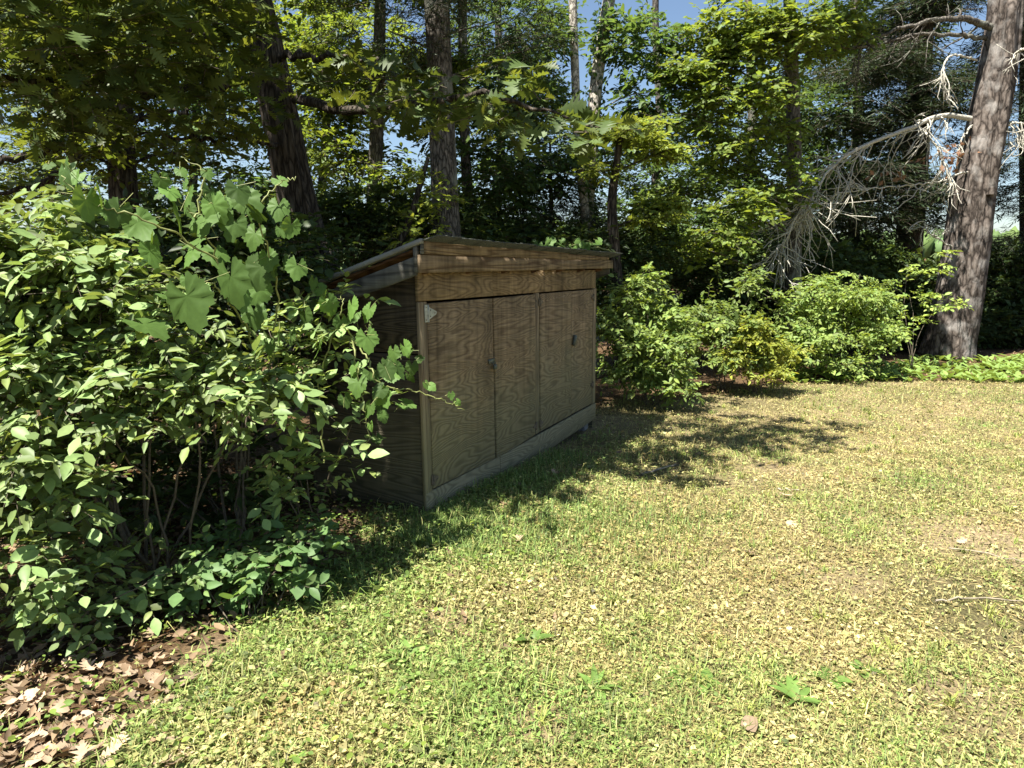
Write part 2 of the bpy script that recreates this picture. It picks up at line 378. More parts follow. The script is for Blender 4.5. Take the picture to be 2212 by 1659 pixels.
def ground_mat():
    m, nd, ln = new_mat('lawn_soil')
    g = N(nd, 'ShaderNodeNewGeometry')
    n1 = N(nd, 'ShaderNodeTexNoise'); n1.inputs['Scale'].default_value = 1.1; n1.inputs['Detail'].default_value = 5; n1.inputs['Roughness'].default_value = .6; ln.new(g.outputs['Position'], n1.inputs['Vector'])
    n2 = N(nd, 'ShaderNodeTexNoise'); n2.inputs['Scale'].default_value = 42; n2.inputs['Detail'].default_value = 6; n2.inputs['Roughness'].default_value = .75; ln.new(g.outputs['Position'], n2.inputs['Vector'])
    r1 = ramp(nd, [(.3, (.075, .07, .03)), (.5, (.20, .16, .085)), (.72, (.30, .225, .14))]); ln.new(n1.outputs['Fac'], r1.inputs[0])
    r2 = ramp(nd, [(.28, .35), (.5, .95), (.75, 1.5)]); ln.new(n2.outputs['Fac'], r2.inputs[0])
    mx = N(nd, 'ShaderNodeMix', data_type='RGBA', blend_type='MULTIPLY'); mx.inputs[0].default_value = 1; ln.new(r1.outputs[0], mx.inputs[6]); ln.new(r2.outputs[0], mx.inputs[7])
    # brown leaf mould away from the mown lawn (under the shrubs and trees)
    at_ = N(nd, 'ShaderNodeAttribute', attribute_name='tint')
    m2 = N(nd, 'ShaderNodeMix', data_type='RGBA'); ln.new(at_.outputs['Fac'], m2.inputs[0])
    r3 = ramp(nd, [(.3, (.035, .022, .012)), (.55, (.10, .062, .032)), (.75, (.20, .13, .075))]); ln.new(n2.outputs['Fac'], r3.inputs[0])
    ln.new(r3.outputs[0], m2.inputs[6]); ln.new(mx.outputs[2], m2.inputs[7])
    p = N(nd, 'ShaderNodeBsdfPrincipled'); p.inputs['Roughness'].default_value = .95; p.inputs['Specular IOR Level'].default_value = .1; ln.new(m2.outputs[2], p.inputs['Base Color'])
    bp = N(nd, 'ShaderNodeBump'); bp.inputs['Strength'].default_value = .9; bp.inputs['Distance'].default_value = .02; ln.new(n2.outputs['Fac'], bp.inputs['Height']); ln.new(bp.outputs[0], p.inputs['Normal'])
    out = N(nd, 'ShaderNodeOutputMaterial'); ln.new(p.outputs[0], out.inputs[0])
    return m

M_ground = ground_mat()
M_grass = leaf_mat('grass_blades', (.235, .237, .10), (.29, .30, .09), rough=.55, fac=.28, spec=.25)
M_shrub = leaf_mat('shrub_leaf', (.20, .295, .105), (.32, .43, .08), rough=.5, fac=.33, spec=.3, vary=.38)
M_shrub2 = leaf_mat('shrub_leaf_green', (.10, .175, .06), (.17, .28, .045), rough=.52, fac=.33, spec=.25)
M_bright = leaf_mat('sunny_shrub_leaf', (.16, .245, .07), (.25, .36, .05), rough=.42, fac=.38)
M_yellow = leaf_mat('yellow_green_leaf', (.15, .21, .045), (.29, .37, .045), rough=.42, fac=.42)
M_yellow2 = leaf_mat('lime_shrub_leaf', (.20, .265, .05), (.34, .42, .05), fac=.4)
M_grape = leaf_mat('grape_leaf', (.088, .158, .036), (.19, .28, .03), rough=.55, fac=.36, spec=.22, vary=.45)
M_oak = leaf_mat('oak_leaf', (.068, .105, .03), (.15, .19, .022), rough=.5, fac=.34, spec=.3)
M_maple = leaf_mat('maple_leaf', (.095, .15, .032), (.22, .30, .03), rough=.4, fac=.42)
M_sunmaple = leaf_mat('sunlit_maple_leaf', (.115, .18, .04), (.24, .33, .035), rough=.42, fac=.42)  # maple leaf made yellower and brighter, sunlight put into its colour
M_broad = leaf_mat('broad_leaf', (.055, .105, .035), (.12, .20, .035), rough=.4, fac=.38)
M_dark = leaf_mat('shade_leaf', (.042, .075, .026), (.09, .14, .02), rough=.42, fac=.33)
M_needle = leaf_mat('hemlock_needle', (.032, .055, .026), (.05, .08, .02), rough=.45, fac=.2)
M_lily = leaf_mat('lily_leaf', (.19, .28, .07), (.27, .36, .05), rough=.4, fac=.32)
M_weed = leaf_mat('weed_leaf', (.12, .20, .045), (.24, .33, .04), rough=.42, fac=.3)
M_dry = leaf_mat('dry_leaf', (.34, .25, .165), (.30, .16, .06), rough=.7, fac=.15, spec=.15, vary=.45)
M_red = leaf_mat('brown_hanging_leaf', (.20, .12, .075), (.22, .11, .05), rough=.65, fac=.25, spec=.2)
M_oakbark = bark_mat('oak_bark', (.018, .014, .011), (.075, .062, .048), (.15, .13, .105), vscale=(13, 13, 2.0), crack=.5, bump=1.0)
M_greybark = bark_mat('grey_bark', (.03, .026, .022), (.11, .098, .082), (.19, .17, .145), vscale=(14, 14, 4), crack=.35, bump=.7, lichen=(.2, .21, .17))
M_palebark = bark_mat('pale_bark', (.07, .06, .05), (.30, .27, .23), (.50, .46, .40), vscale=(10, 10, 6), crack=.2, bump=.5, lichen=(.24, .23, .18))
M_pinebark = bark_mat('pine_bark', (.03, .024, .02), (.125, .102, .086), (.215, .185, .162), vscale=(5.2, 5.2, 2.0), crack=.5, bump=1.0, lichen=(.27, .25, .23))
M_dead = bark_mat('dead_wood', (.26, .24, .20), (.47, .445, .37), (.60, .575, .49), vscale=(20, 20, 20), crack=.3, bump=.3)
M_stick = plain_mat('weathered_stick', (.25, .21, .15), .85, noise=(30, .4))
M_twig = plain_mat('twig', (.10, .08, .055), .85)
M_stem = plain_mat('shrub_stem', (.085, .068, .045), .8, noise=(60, .4))
M_vine = plain_mat('vine_shoot', (.20, .22, .07), .6)
M_ply = wood_mat('plywood', (.31, .222, .125), (.175, .12, .066), bands=30, sx=.55, sz=3.6, algae=.75)
M_trim = wood_mat('trim_board', (.33, .25, .15), (.19, .135, .078), sx=.25, sz=6, bands=14, algae=.7, vertical=True)
M_fascia = wood_mat('fascia_board', (.25, .182, .108), (.115, .074, .042), sx=.35, sz=5.5, bands=12)
M_barge = wood_mat('grey_barge_board', (.125, .12, .10), (.05, .047, .04), sx=.35, sz=5, bands=12, stain=(.05, .05, .04))
M_sidep = wood_mat('shaded_side_plywood', (.075, .06, .042), (.032, .026, .018), sx=.4, sz=3.6, bands=28, algae=.3)  # plywood colour darkened to carry the tree shade on this side
M_inner = plain_mat('inside_dark_wood', (.05, .035, .025), .9)
M_rafter = wood_mat('rafter', (.13, .07, .04), (.06, .03, .018), sx=.4, sz=5, bands=10)
M_shingle = plain_mat('asphalt_shingle', (.055, .06, .05), .95, noise=(90, .6), bump=.6)
M_drip = plain_mat('drip_edge_metal', (.17, .17, .15), .6, metal=.25, noise=(8, .3))
M_galv = plain_mat('galvanised_hinge', (.36, .37, .33), .5, metal=.35, noise=(40, .3))
M_rust = plain_mat('dull_brown_hinge', (.13, .105, .07), .8, metal=.1, noise=(40, .5))
M_latch = plain_mat('dull_latch', (.10, .11, .09), .55, metal=.5, noise=(30, .3))
M_block = plain_mat('concrete_block', (.22, .21, .19), .95, noise=(25, .3), bump=.5)
M_hill = leaf_mat('far_forest', (.07, .12, .04), (.1, .15, .03), rough=.7, fac=.1)

# ------------------------------------------------------------------ the setting: ground, lake, far wooded hill
def gl(x, y): p = gnd(x, y); return p[0], p[1]
_lb = np.array([gl(x, y) for x, y in ((150, 1700), (330, 1580), (420, 1500), (455, 1430), (520, 1370), (640, 1290), (760, 1200))])
_lb = _lb[np.argsort(_lb[:, 1])]
_fe = np.array([gl(x, y) for x, y in ((1180, 900), (1330, 872), (1480, 862), (1600, 845), (1700, 830), (1850, 824), (2050, 822), (2300, 816))])
_fe = _fe[np.argsort(_fe[:, 0])]
def lawn_mask(x, y):
    x = np.asarray(x, float); y = np.asarray(y, float)
    j = 0.35*(fbm(x*3.1, y*3.1)-0.5)
    left = np.interp(y, _lb[:, 1], _lb[:, 0], left=_lb[0, 0]-0.2, right=_lb[-1, 0])
    far = np.interp(x, _fe[:, 0], _fe[:, 1], left=_fe[0, 1]-0.3, right=_fe[-1, 1])
    return smooth(-0.12, 0.12, x-left+j)*smooth(-0.2, 0.25, far-y+j*1.5)

def warp(a, b, n, k): t = np.linspace(-1, 1, n); return a + b*np.sinh(t*k)/math.sinh(k)
gx = warp(2.0, 420, 190, 5.2); gy = np.concatenate([np.linspace(-30, 0, 12), np.linspace(0.4, 14, 120), 14 + 700*(np.linspace(0.02, 1, 70)**3)])
GX, GY = np.meshgrid(gx, gy)
GZ = ground_z(GX, GY) + smooth(190, 420, GY)*(13 + 9*fbm(GX*0.006+7, GY*0.004))
nv, nu = GX.shape
V = np.stack([GX, GY, GZ], -1).reshape(-1, 3)
i = np.arange(nv-1)[:, None]*nu; j = np.arange(nu-1)[None]
Q = np.stack([i+j, i+j+1, i+nu+j+1, i+nu+j], -1).reshape(-1, 4)
lm = lawn_mask(V[:, 0], V[:, 1])[:, None]
ground = link('ground', mesh_np('ground', V, [Q], lm*np.ones((1, 3)), True), M_ground); tag(ground, 'lawn sloping gently away to the trees', 'ground', kind='structure')

m, nd, ln = new_mat('lake_water')
p = N(nd, 'ShaderNodeBsdfPrincipled'); p.inputs['Base Color'].default_value = (.03, .05, .055, 1); p.inputs['Roughness'].default_value = .12; p.inputs['IOR'].default_value = 1.33
nz = N(nd, 'ShaderNodeTexNoise'); nz.inputs['Scale'].default_value = 1.5; g_ = N(nd, 'ShaderNodeNewGeometry'); ln.new(g_.outputs['Position'], nz.inputs['Vector'])
bp = N(nd, 'ShaderNodeBump'); bp.inputs['Strength'].default_value = .3; ln.new(nz.outputs['Fac'], bp.inputs['Height']); ln.new(bp.outputs[0], p.inputs['Normal'])
o_ = N(nd, 'ShaderNodeOutputMaterial'); ln.new(p.outputs[0], o_.inputs[0])
lake = link('lake', mesh_np('lake', np.array([[-400, 36, -5.7], [400, 36, -5.7], [400, 330, -5.7], [-400, 330, -5.7]]), [np.array([[0, 1, 2, 3]])]), m)
tag(lake, 'pale lake seen between the trunks', 'lake', kind='structure')

# far shore wood: one mass of small crowns on the slope across the lake
rng = np.random.default_rng(77)
n = 750
fx = rng.uniform(-330, 330, n); fy = rng.uniform(232, 430, n)
fz = ground_z(fx, fy) + smooth(190, 420, fy)*(13 + 9*fbm(fx*0.006+7, fy*0.004))
ico = []
for a in np.linspace(-1, 1, 5):
    r_ = math.sqrt(max(0.02, 1-a*a*0.92))
    for b in np.linspace(0, 2*math.pi, 8, endpoint=False): ico.append([r_*math.cos(b+a), r_*math.sin(b+a), a])
ico = np.array(ico); iq = np.array([[r*8+c, r*8+(c+1) % 8, (r+1)*8+(c+1) % 8, (r+1)*8+c] for r in range(4) for c in range(8)] )
top8 = np.array([[32+c for c in range(8)]])
sc = rng.uniform(3.5, 6.5, n)
Vt = ico[None]*(1+0.35*(rng.random((n, 40, 1))-.5))*np.stack([sc, sc, sc*rng.uniform(1.0, 1.6, n)], -1)[:, None] + np.stack([fx, fy, fz+3.5], -1)[:, None]
off = (np.arange(n)*40)[:, None, None]
far = link('far_forest', mesh_np('far_forest', Vt.reshape(-1, 3), [(iq[None]+off).reshape(-1, 4), (top8[None]+off).reshape(-1, 8)], tints(rng, n, 40, .2, .1)), M_hill)
tag(far, 'hazy green wooded hillside beyond the lake', 'forest', kind='stuff')

# ------------------------------------------------------------------ the shed
A = np.array([-0.56889759, 4.49010671, 0.0]); U = np.array([0.41961311, 0.90770306, 0]); B_ = np.array([-0.90770306, 0.41961311, 0])
shed = thing('storage_shed', A, 'low weathered plywood storage shed with four doors and a sloping roof', 'shed', rz=math.atan2(U[1], U[0]))
def shed_w(p): return A + U*p[0] + B_*p[1] + np.array([0, 0, p[2]])
def lean(V):
    V = np.array(V, float); V[:, 0] -= 0.028*V[:, 2]; return V
BOXF = np.array([[0, 3, 2, 1], [4, 5, 6, 7], [0, 1, 5, 4], [1, 2, 6, 5], [2, 3, 7, 6], [3, 0, 4, 7]])
def bev(o, w=0.003):
    b = o.modifiers.new('edge', 'BEVEL'); b.width = w; b.segments = 1; b.limit_method = 'ANGLE'; return o
def hexa(name, bot, top, mat, parent=shed, w=0.003, lean_it=True):
    V = np.array(list(bot)+list(top), float)
    if lean_it: V = lean(V)
    o = link(name, mesh_np(name, V, [BOXF], np.ones((8, 3))), mat, parent)
    return bev(o, w) if w else o
def board(name, x0, x1, y0, y1, z0, z1, mat, parent=shed, w=0.003, jit=0.0, tilt=(0, 0, 0, 0), lean_it=True):
    """tilt: raises z at (left bottom, right bottom, right top, left top)"""
    r = random.Random(name+str(x0)); q = lambda: r.uniform(-jit, jit)
    a, b, c, d = tilt
    bot = [(x0, y0+q(), z0+a), (x1, y0+q(), z0+b), (x1, y1, z0+b), (x0, y1, z0+a)]
    top = [(x0, y0+q(), z1+d), (x1, y0+q(), z1+c), (x1, y1, z1+c), (x0, y1, z1+d)]
    return hexa(name, bot, top, mat, parent, w, lean_it)

W_, DEP = 3.50, 0.93
roofz = lambda y: 1.715 - 0.322*(y+0.10)          # underside of the deck
# carcass
board('floor_panel', 0.02, W_-.02, 0.03, DEP-.03, 0.10, 0.13, M_inner)
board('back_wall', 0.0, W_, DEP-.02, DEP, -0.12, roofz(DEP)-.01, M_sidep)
zs = 1.06
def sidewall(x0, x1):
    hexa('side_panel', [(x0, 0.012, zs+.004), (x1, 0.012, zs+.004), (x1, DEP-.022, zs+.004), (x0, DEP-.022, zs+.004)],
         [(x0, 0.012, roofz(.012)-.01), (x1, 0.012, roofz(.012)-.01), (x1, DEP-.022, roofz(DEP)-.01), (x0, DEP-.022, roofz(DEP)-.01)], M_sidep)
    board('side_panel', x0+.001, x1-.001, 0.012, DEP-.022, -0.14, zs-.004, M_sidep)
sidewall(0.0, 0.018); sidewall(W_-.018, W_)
board('partition', 1.87, 1.89, 0.04, DEP-.03, .13, 1.50, M_inner)
# fixed front boards
board('corner_post', -0.012, 0.076, -0.014, 0.010, -0.12, 1.392, M_trim, jit=.002)
board('middle_post', 1.838, 1.932, -0.012, 0.012, 0.146, 1.392, M_trim, jit=.002)
board('end_post', 3.412, W_+.008, -0.014, 0.010, 0.146, 1.392, M_trim, jit=.002)
board('header_board', -0.015, 1.028, -0.013, 0.011, 1.396, 1.585, M_ply, jit=.002)
board('header_board', 1.031, W_+.004, -0.010, 0.013, 1.396, 1.585, M_ply, jit=.002)
board('skirt_board', -0.010, 1.100, -0.016, 0.009, -0.16, 0.136, M_ply, tilt=(0, 0, -.012, .006))
board('skirt_board', 1.104, W_+.012, -0.019, 0.006, -0.09, 0.138, M_ply, tilt=(-.006, .055, .004, -.012))
# doors
def hinge(door, xpin, z, side, mat, k=1.0):
    """plate on the post, tapering strap on the door; side=+1 strap runs to +x"""
    g = Geo(); y = -0.0175
    def slab(pts, t=.003):
        pts = np.array(pts, float); n = len(pts)
        V = np.vstack([np.column_stack([pts[:, 0], np.full(n, y), pts[:, 1]]), np.column_stack([pts[:, 0], np.full(n, y-t), pts[:, 1]])])
        V = lean(V); F = [np.array([[i, (i+1) % n, n+(i+1) % n, n+i] for i in range(n)])]
        g.add(V, F); g.add(V[n:], [np.arange(n)[None]])
    s = side
    slab([(xpin-s*.042*k, z-.055*k), (xpin-s*.004*k, z-.055*k), (xpin-s*.004*k, z+.055*k), (xpin-s*.042*k, z+.055*k)])
    slab([(xpin+s*.004*k, z-.042*k), (xpin+s*.098*k, z-.010*k), (xpin+s*.106*k, z), (xpin+s*.098*k, z+.010*k), (xpin+s*.004*k, z+.042*k)])
    pts = np.array([[xpin, y-.004, z-.055*k], [xpin, y-.004, z], [xpin, y-.004, z+.055*k]]); V, F = tube_arrays(lean(pts), [.0055]*3, 8); g.add(V, F)
    h = g.build('hinge', mat, door)
    for (dx, dz) in ((-.024*k, -.04*k), (-.024*k, .04*k), (.025*k, .02*k), (.025*k, -.02*k), (.08*k, 0)):
        c = lean(np.array([[xpin+s*dx, y-.003, z+dz], [xpin+s*dx, y-.0055, z+dz]])); V, F = tube_arrays(c, [.0048, .0038], 7)
        g2 = Geo(); g2.add(V, F); sc_ = g2.build('screw', M_rust, h)
    return h
d1 = board('door', .088, 1.017, -.013, .008, .150, 1.381, M_ply, jit=.004, tilt=(0, -.022, -.002, 0))
d2 = board('door', 1.036, 1.826, -.019, .004, .133, 1.383, M_ply, jit=.006, tilt=(-.004, .012, 0, -.004))
d3 = board('door', 1.943, 2.745, -.016, .006, .151, 1.383, M_ply, jit=.003)
d4 = board('door', 2.759, 3.403, -.012, .009, .153, 1.382, M_ply, jit=.003)
hinge(d1, .082, 1.318, 1, M_galv); hinge(d1, .082, .215, 1, M_rust, .62); hinge(d1, .082, .80, 1, M_rust, .62)
hinge(d2, 1.832, 1.30, -1, M_rust, .62); hinge(d2, 1.832, .225, -1, M_rust, .62)
hinge(d3, 1.937, 1.31, 1, M_rust, .62); hinge(d3, 1.937, .225, 1, M_rust, .62)
hinge(d4, 3.408, 1.30, -1, M_rust, .62); hinge(d4, 3.408, .36, -1, M_rust, .62)
def hasp(door, x, z, name='hasp'):
    h = board(name, x-.055, x+.05, -.022, -.0165, z-.018, z+.018, M_latch, door, w=.002)
    g = Geo(); pts = lean(np.array([[x+.02+.016*math.cos(a), -.032, z-.012-.022*math.sin(a)] for a in np.linspace(-.2, math.pi+.2, 9)])); V, F = tube_arrays(pts, [.004]*9, 6); g.add(V, F)
    g.build('staple', M_latch, h)
    board('padlock', x-.004, x+.044, -.046, -.028, z-.062, z-.026, M_latch, h, w=.004)
hasp(d1, 0.975, .905)
# turned wooden toggle and its plate on the right-hand pair
tg = hexa('toggle_latch', [(2.745, -.045, .855), (2.79, -.045, .845), (2.79, -.018, .845), (2.745, -.018, .855)], [(2.775, -.05, .955), (2.825, -.05, .945), (2.825, -.018, .945), (2.775, -.018, .955)], M_latch, d3, .006)
# roof: deck, rafters, fascia, barge boards, drip edge, shingles
th = math.atan(0.322); YF, YB = -0.085, 1.05; XL, XR = -0.115, 3.72
def slope(name, x0, x1, y0, y1, dz0, dz1, mat, parent=shed, w=.003, sag=0.0):
    return hexa(name, [(x0, y0, roofz(y0)+dz0), (x1, y0, roofz(y0)+dz0-sag), (x1, y1, roofz(y1)+dz0-sag), (x0, y1, roofz(y1)+dz0)],
                [(x0, y0, roofz(y0)+dz1), (x1, y0, roofz(y0)+dz1-sag), (x1, y1, roofz(y1)+dz1-sag), (x0, y1, roofz(y1)+dz1)], mat, parent, w)
deck = slope('roof_deck', XL, XR, YF, YB, 0.0, .016, M_rafter, sag=.035)
for k in range(7):
    x = 0.03 + k*.575; slope('rafter', x, x+.038, -.078, DEP-.03, -.125, -.003-.01*k/6, M_rafter)
board('fascia_board', -.150, 3.765, -.118, -.098, 1.573, 1.680, M_fascia, tilt=(0, .030, .008, 0), jit=.002)
board('fascia_strip', -.112, 2.345, -.128, -.106, 1.6835, 1.764, M_fascia, tilt=(0, 0, -.006, 0), jit=.002)
board('fascia_strip', 2.349, 3.600, -.124, -.104, 1.680, 1.728, M_fascia, tilt=(0, .012, -.008, .004), jit=.002)
board('fascia_return', -.150, -.116, -.128, -.1185, 1.684, 1.768, M_barge)
slope('barge_board', -.150, -.128, -.088, .93, -.150, -.038, M_barge)
slope('barge_board', XR+.004, XR+.026, -.088, .93, -.170, -.060, M_barge)
board('barge_end', -.152, -.118, -.0965, -.070, 1.575, 1.745, M_barge)
slope('drip_edge', -.162, -.1175, -.130, YB+.03, .020, .052, M_drip, w=.004)
slope('eave_board', XL+.002, XR-.002, YB-.02, YB+.0, -.10, -.002, M_barge, sag=.035)
sm_ = mesh_np('shingle', np.array([(-.15, -.14, 0), (.15, -.14, 0), (.15, .14, 0), (-.15, .14, 0), (-.15, -.14, .006), (.15, -.14, .006), (.15, .14, .006), (-.15, .14, .006)]), [BOXF], np.ones((8, 3))); sm_.materials.append(M_shingle)
rs = random.Random(4)
for c in range(9):
    for k in range(13):
        y = 1.0 - c*.135; x = XL + .13 + k*.2975 + (0.1 if c % 2 else 0); 
        if x > XR-.1: continue
        o = link('shingle', sm_, None, shed)
        fr = (x-XL)/(XR-XL)
        o.location = (x - .028*1.7, y - .02, roofz(y)+.027+rs.uniform(0, .006)-.035*fr + (0.012 if c >= 7 else 0)); o.rotation_euler = (-th+.035+rs.uniform(-.02, .03), rs.uniform(-.015, .015), rs.uniform(-.012, .012))
for (x, y) in ((3.40, .05), (3.40, .75), (1.9, .10), (1.9, .78), (0.2, .75)):
    wp = shed_w((x, y, 0)); gz = float(ground_z(wp[0], wp[1]))
    board('support_block', x-.07, x+.07, y-.0, y+.16, gz-.08, -.03, M_block, lean_it=False)

# ------------------------------------------------------------------ foliage engine
def blob_pts(blobs, n, rng, shell=0.55):
    B = np.array([b[:6] for b in blobs], float); w = np.array([b[6] if len(b) > 6 else b[3]*b[4]*b[5] for b in blobs], float)
    k = rng.choice(len(B), n, p=w/w.sum())
    d = norm(rng.standard_normal((n, 3))); r = rng.random(n)**(1/3.0); r = r*(1-shell) + shell*(0.55+0.45*r)
    return B[k, :3] + d*r[:, None]*B[k, 3:6], d, k
def twigs(blobs, n, m, tl, ll, rng, shell=.55, horiz=.55, droop=.25, jit=.35, sun=.25, spread=.85, face=0.0):
    """n twigs of m leaves: returns leaf P,D,N,S and twig A,B"""
    P0, d, k = blob_pts(blobs, n, rng, shell)
    dr = d*1.0 + rng.standard_normal((n, 3))*.55; dr[:, 2] *= (1-horiz); dr[:, 2] += .12; dr = norm(dr)
    L = tl*rng.uniform(.6, 1.35, n)
    up = norm(np.array([[0, 0, 1.0]]) + rng.standard_normal((n, 3))*.25 + np.array(to_sun)[None]*sun + d*np.array([[1, 1, .3]])*face)
    side = norm(np.cross(dr, up))
    t = (np.arange(m)+.6)/m
    P = P0[:, None] + dr[:, None]*(L[:, None]*t[None])[..., None]; P[..., 2] -= droop*L[:, None]*t[None]**2
    sg = np.where(np.arange(m) % 2 == 0, 1.0, -1.0)[None, :, None]; sg = np.where((np.arange(m) == m-1)[None, :, None], 0.0, sg)
    D = dr[:, None]*.55 + side[:, None]*sg*spread + rng.standard_normal((n, m, 3))*jit*.6; D[..., 2] -= droop*.6
    Nn = up[:, None] + rng.standard_normal((n, m, 3))*jit
    S = ll*rng.uniform(.38, 1.4, (n, m))*np.exp(.16*rng.standard_normal((n, 1)))
    return P.reshape(-1, 3), norm(D.reshape(-1, 3)), norm(Nn.reshape(-1, 3)), S.ravel(), P0, P[:, -1]
def px_blobs(lst):
    """(x, y, distance, half-width m, half-height m [, weight])"""
    out = []
    for b in lst:
        p = at(b[0], b[1], b[2]); out.append((p[0], p[1], p[2], b[3], b[3], b[4]) + tuple(b[5:6]))
    return out

def crown(parent, origin, blobs, n, m, tl, ll, tmpl, mat, seed, name='crown', twig_mat=None, singles=0, bright=.22, hue=.12, yellow=0.0, leafw=(.8, 1.2), tr=(.004, .0015), far_leaf=None, clump=0, **kw):
    rng = np.random.default_rng(seed)
    if clump:
        sub = []
        for b in blobs:
            w = (b[6] if len(b) > 6 else b[3]*b[4]*b[5])
            for _ in range(clump):
                d = norm(rng.standard_normal(3))*rng.random()**.4; f = rng.uniform(.28, .5)
                sub.append((b[0]+d[0]*b[3], b[1]+d[1]*b[4], b[2]+d[2]*b[5]*1.1, b[3]*f, b[4]*f, b[5]*f*.75, w*rng.uniform(.3, 1.0)))
        blobs = sub
    P, D, Nn, S, A0, B0 = twigs(blobs, n, m, tl, ll, rng, **kw)
    tm = tmpl if isinstance(tmpl, list) else [tmpl]
    if singles:
        dist = np.linalg.norm(P-CAM, axis=1)/S
        inv = np.abs(P[:, 0]/np.maximum(P[:, 1], .1)) < .76
        dist = np.where(inv & (P[:, 1] > .5), dist, 1e9)
        idx = np.argsort(dist)[:singles]
        meshes = [tmpl_mesh('leaf', t, mat) for t in tm]
        leaf_objects('leaf', meshes, P[idx], D[idx], Nn[idx], S[idx], mat, parent, origin, rng)
        keep = np.ones(len(P), bool); keep[idx] = False; P, D, Nn, S = P[keep], D[keep], Nn[keep], S[keep]
    if far_leaf: tm = far_leaf
    g = Geo(); sel = rng.integers(len(tm), size=len(P))
    for q, t in enumerate(tm):
        i = np.where(sel == q)[0]
        V, Fs = leaves(t, P[i], D[i], Nn[i], S[i], rng.uniform(*leafw, len(i)))
        g.add(V, Fs, tints(rng, len(i), len(t[0]), bright, hue, yellow))
    o = g.build(name, mat, parent, origin); o['kind'] = 'stuff'
    g2 = Geo(); V, Fs = sticks(A0, B0, tr[0], tr[1]); g2.add(V, Fs)
    t_ = g2.build('twigs', twig_mat or M_twig, parent, origin); t_['kind'] = 'stuff'
    return o

def trunk_pts(ctrl, n):
    """ctrl rows (x, y, distance, width px)"""
    R = []
    for x, y, Y, w in ctrl:
        p = at(x, y, Y); R.append([p[0], p[1], p[2], w*Y/F/2])
    R = np.array(R)
    gz = float(ground_z(R[0, 0], R[0, 1]))
    if R[0, 2] > gz + .05:
        d = (R[1]-R[0]); k = (R[0, 2]-gz+.12)/max(d[2], .05)
        R = np.vstack([R[0] - d*np.array([min(k, 1.5)*.5, min(k, 1.5)*.5, 0, 0]) * 1.0 + np.array([0, 0, gz-.12-R[0, 2], R[0, 3]*.03]), R])
    return spline(R, n)

def tree(name, label, ctrl, bark, blobs=(), leaf=None, mat=None, n=0, m=7, tl=.4, ll=.1, seed=1, rings=40, sides=18, rough=.05, flute=.05, limb_r=.03, cat='tree', group=None, limbs=True, extra=None, singles=0, bl_world=(), **kw):
    T = trunk_pts(ctrl, rings); base = T[0, :3].copy()
    base[2] = float(ground_z(base[0], base[1]))
    t = thing(name, base, label, cat, group)
    T[:, 3] *= 1 + .05*np.exp(-(T[:, 2]-base[2])/.3)
    V, Fs = tube_arrays(T[:, :3], T[:, 3], sides, rough, seed, flute)
    g = Geo(); g.add(V, Fs); g.build('trunk', bark, t, base, True)
    bl = px_blobs(blobs) + list(bl_world)
    rr = random.Random(seed)
    if limbs:
        for b in bl:
            c = np.array(b[:3]); hd = np.linalg.norm(T[:, :2]-c[None, :2], axis=1)
            want = c[2] - .35*hd; i = int(np.argmin(np.abs(T[:, 2]-want)+.15*hd)); s_ = T[i, :3]
            mid = (s_+c)/2 + np.array([rr.uniform(-.2, .2), rr.uniform(-.2, .2), rr.uniform(.0, .3)])*np.linalg.norm(c-s_)*.35
            r0 = min(limb_r*(.6+.3*np.linalg.norm(c-s_)), T[i, 3]*.6); L = spline([s_, mid, c, c+(c-mid)*.5], 12); L += np.random.default_rng(seed+i).standard_normal(L.shape)*.012*np.linalg.norm(c-s_)*np.linspace(0, 1, 12)[:, None]
            V, Fs = tube_arrays(L, np.linspace(r0, r0*.25, 12), 7, .08, seed); g = Geo(); g.add(V, Fs); g.build('limb', bark, t, base, True)
    if n: crown(t, base, bl, n, m, tl, ll, leaf, mat, seed, singles=singles, **kw)
    if extra: extra(t, base, T)
    return t

# moss and blown debris along the top of the shed roof
rng = np.random.default_rng(55); g = Geo(); n = 2600
mx_ = np.where(rng.random(n) < .6, rng.uniform(2.2, 3.7, n), rng.uniform(-.1, 2.4, n)); my_ = -.12+np.abs(rng.normal(0, .22, n)); mz_ = roofz(my_)+.04-.035*(mx_+.1)/3.8 + rng.uniform(0, .022, n)*(1+.8*(mx_ > 2.3))*np.exp(-(my_+.12)*2)
V = np.stack([mx_-.03*1.7, my_, mz_], -1); a = rng.uniform(0, 6.283, n)
Vv, Fs = leaves(leaf_diamond(.6, .05, -.1), V, norm(np.stack([np.cos(a), np.sin(a), rng.uniform(-.2, .6, n)], -1)), norm(np.array([[0, 0, 1.0]])+rng.standard_normal((n, 3))*.5), rng.uniform(.012, .035, n)); g.add(Vv, Fs, tints(rng, n, 4, .3, .3))
g.build('moss', M_dark, shed)['kind'] = 'stuff'

# ------------------------------------------------------------------ trees
OAK = [leaf_oak(-.15, 1), leaf_oak(-.3, 2), leaf_oak(.1, 3)]
SIMPLE = [leaf_simple(.55), leaf_simple(.48, .12, -.1)]
MAPLE = [leaf_simple(.85, .06, -.05), leaf_simple(.7, .1, -.1)]
NEEDLE = [leaf_diamond(.10, .01, -.02)]
DIA = [leaf_diamond(.6), leaf_diamond(.5, .12, -.1)]

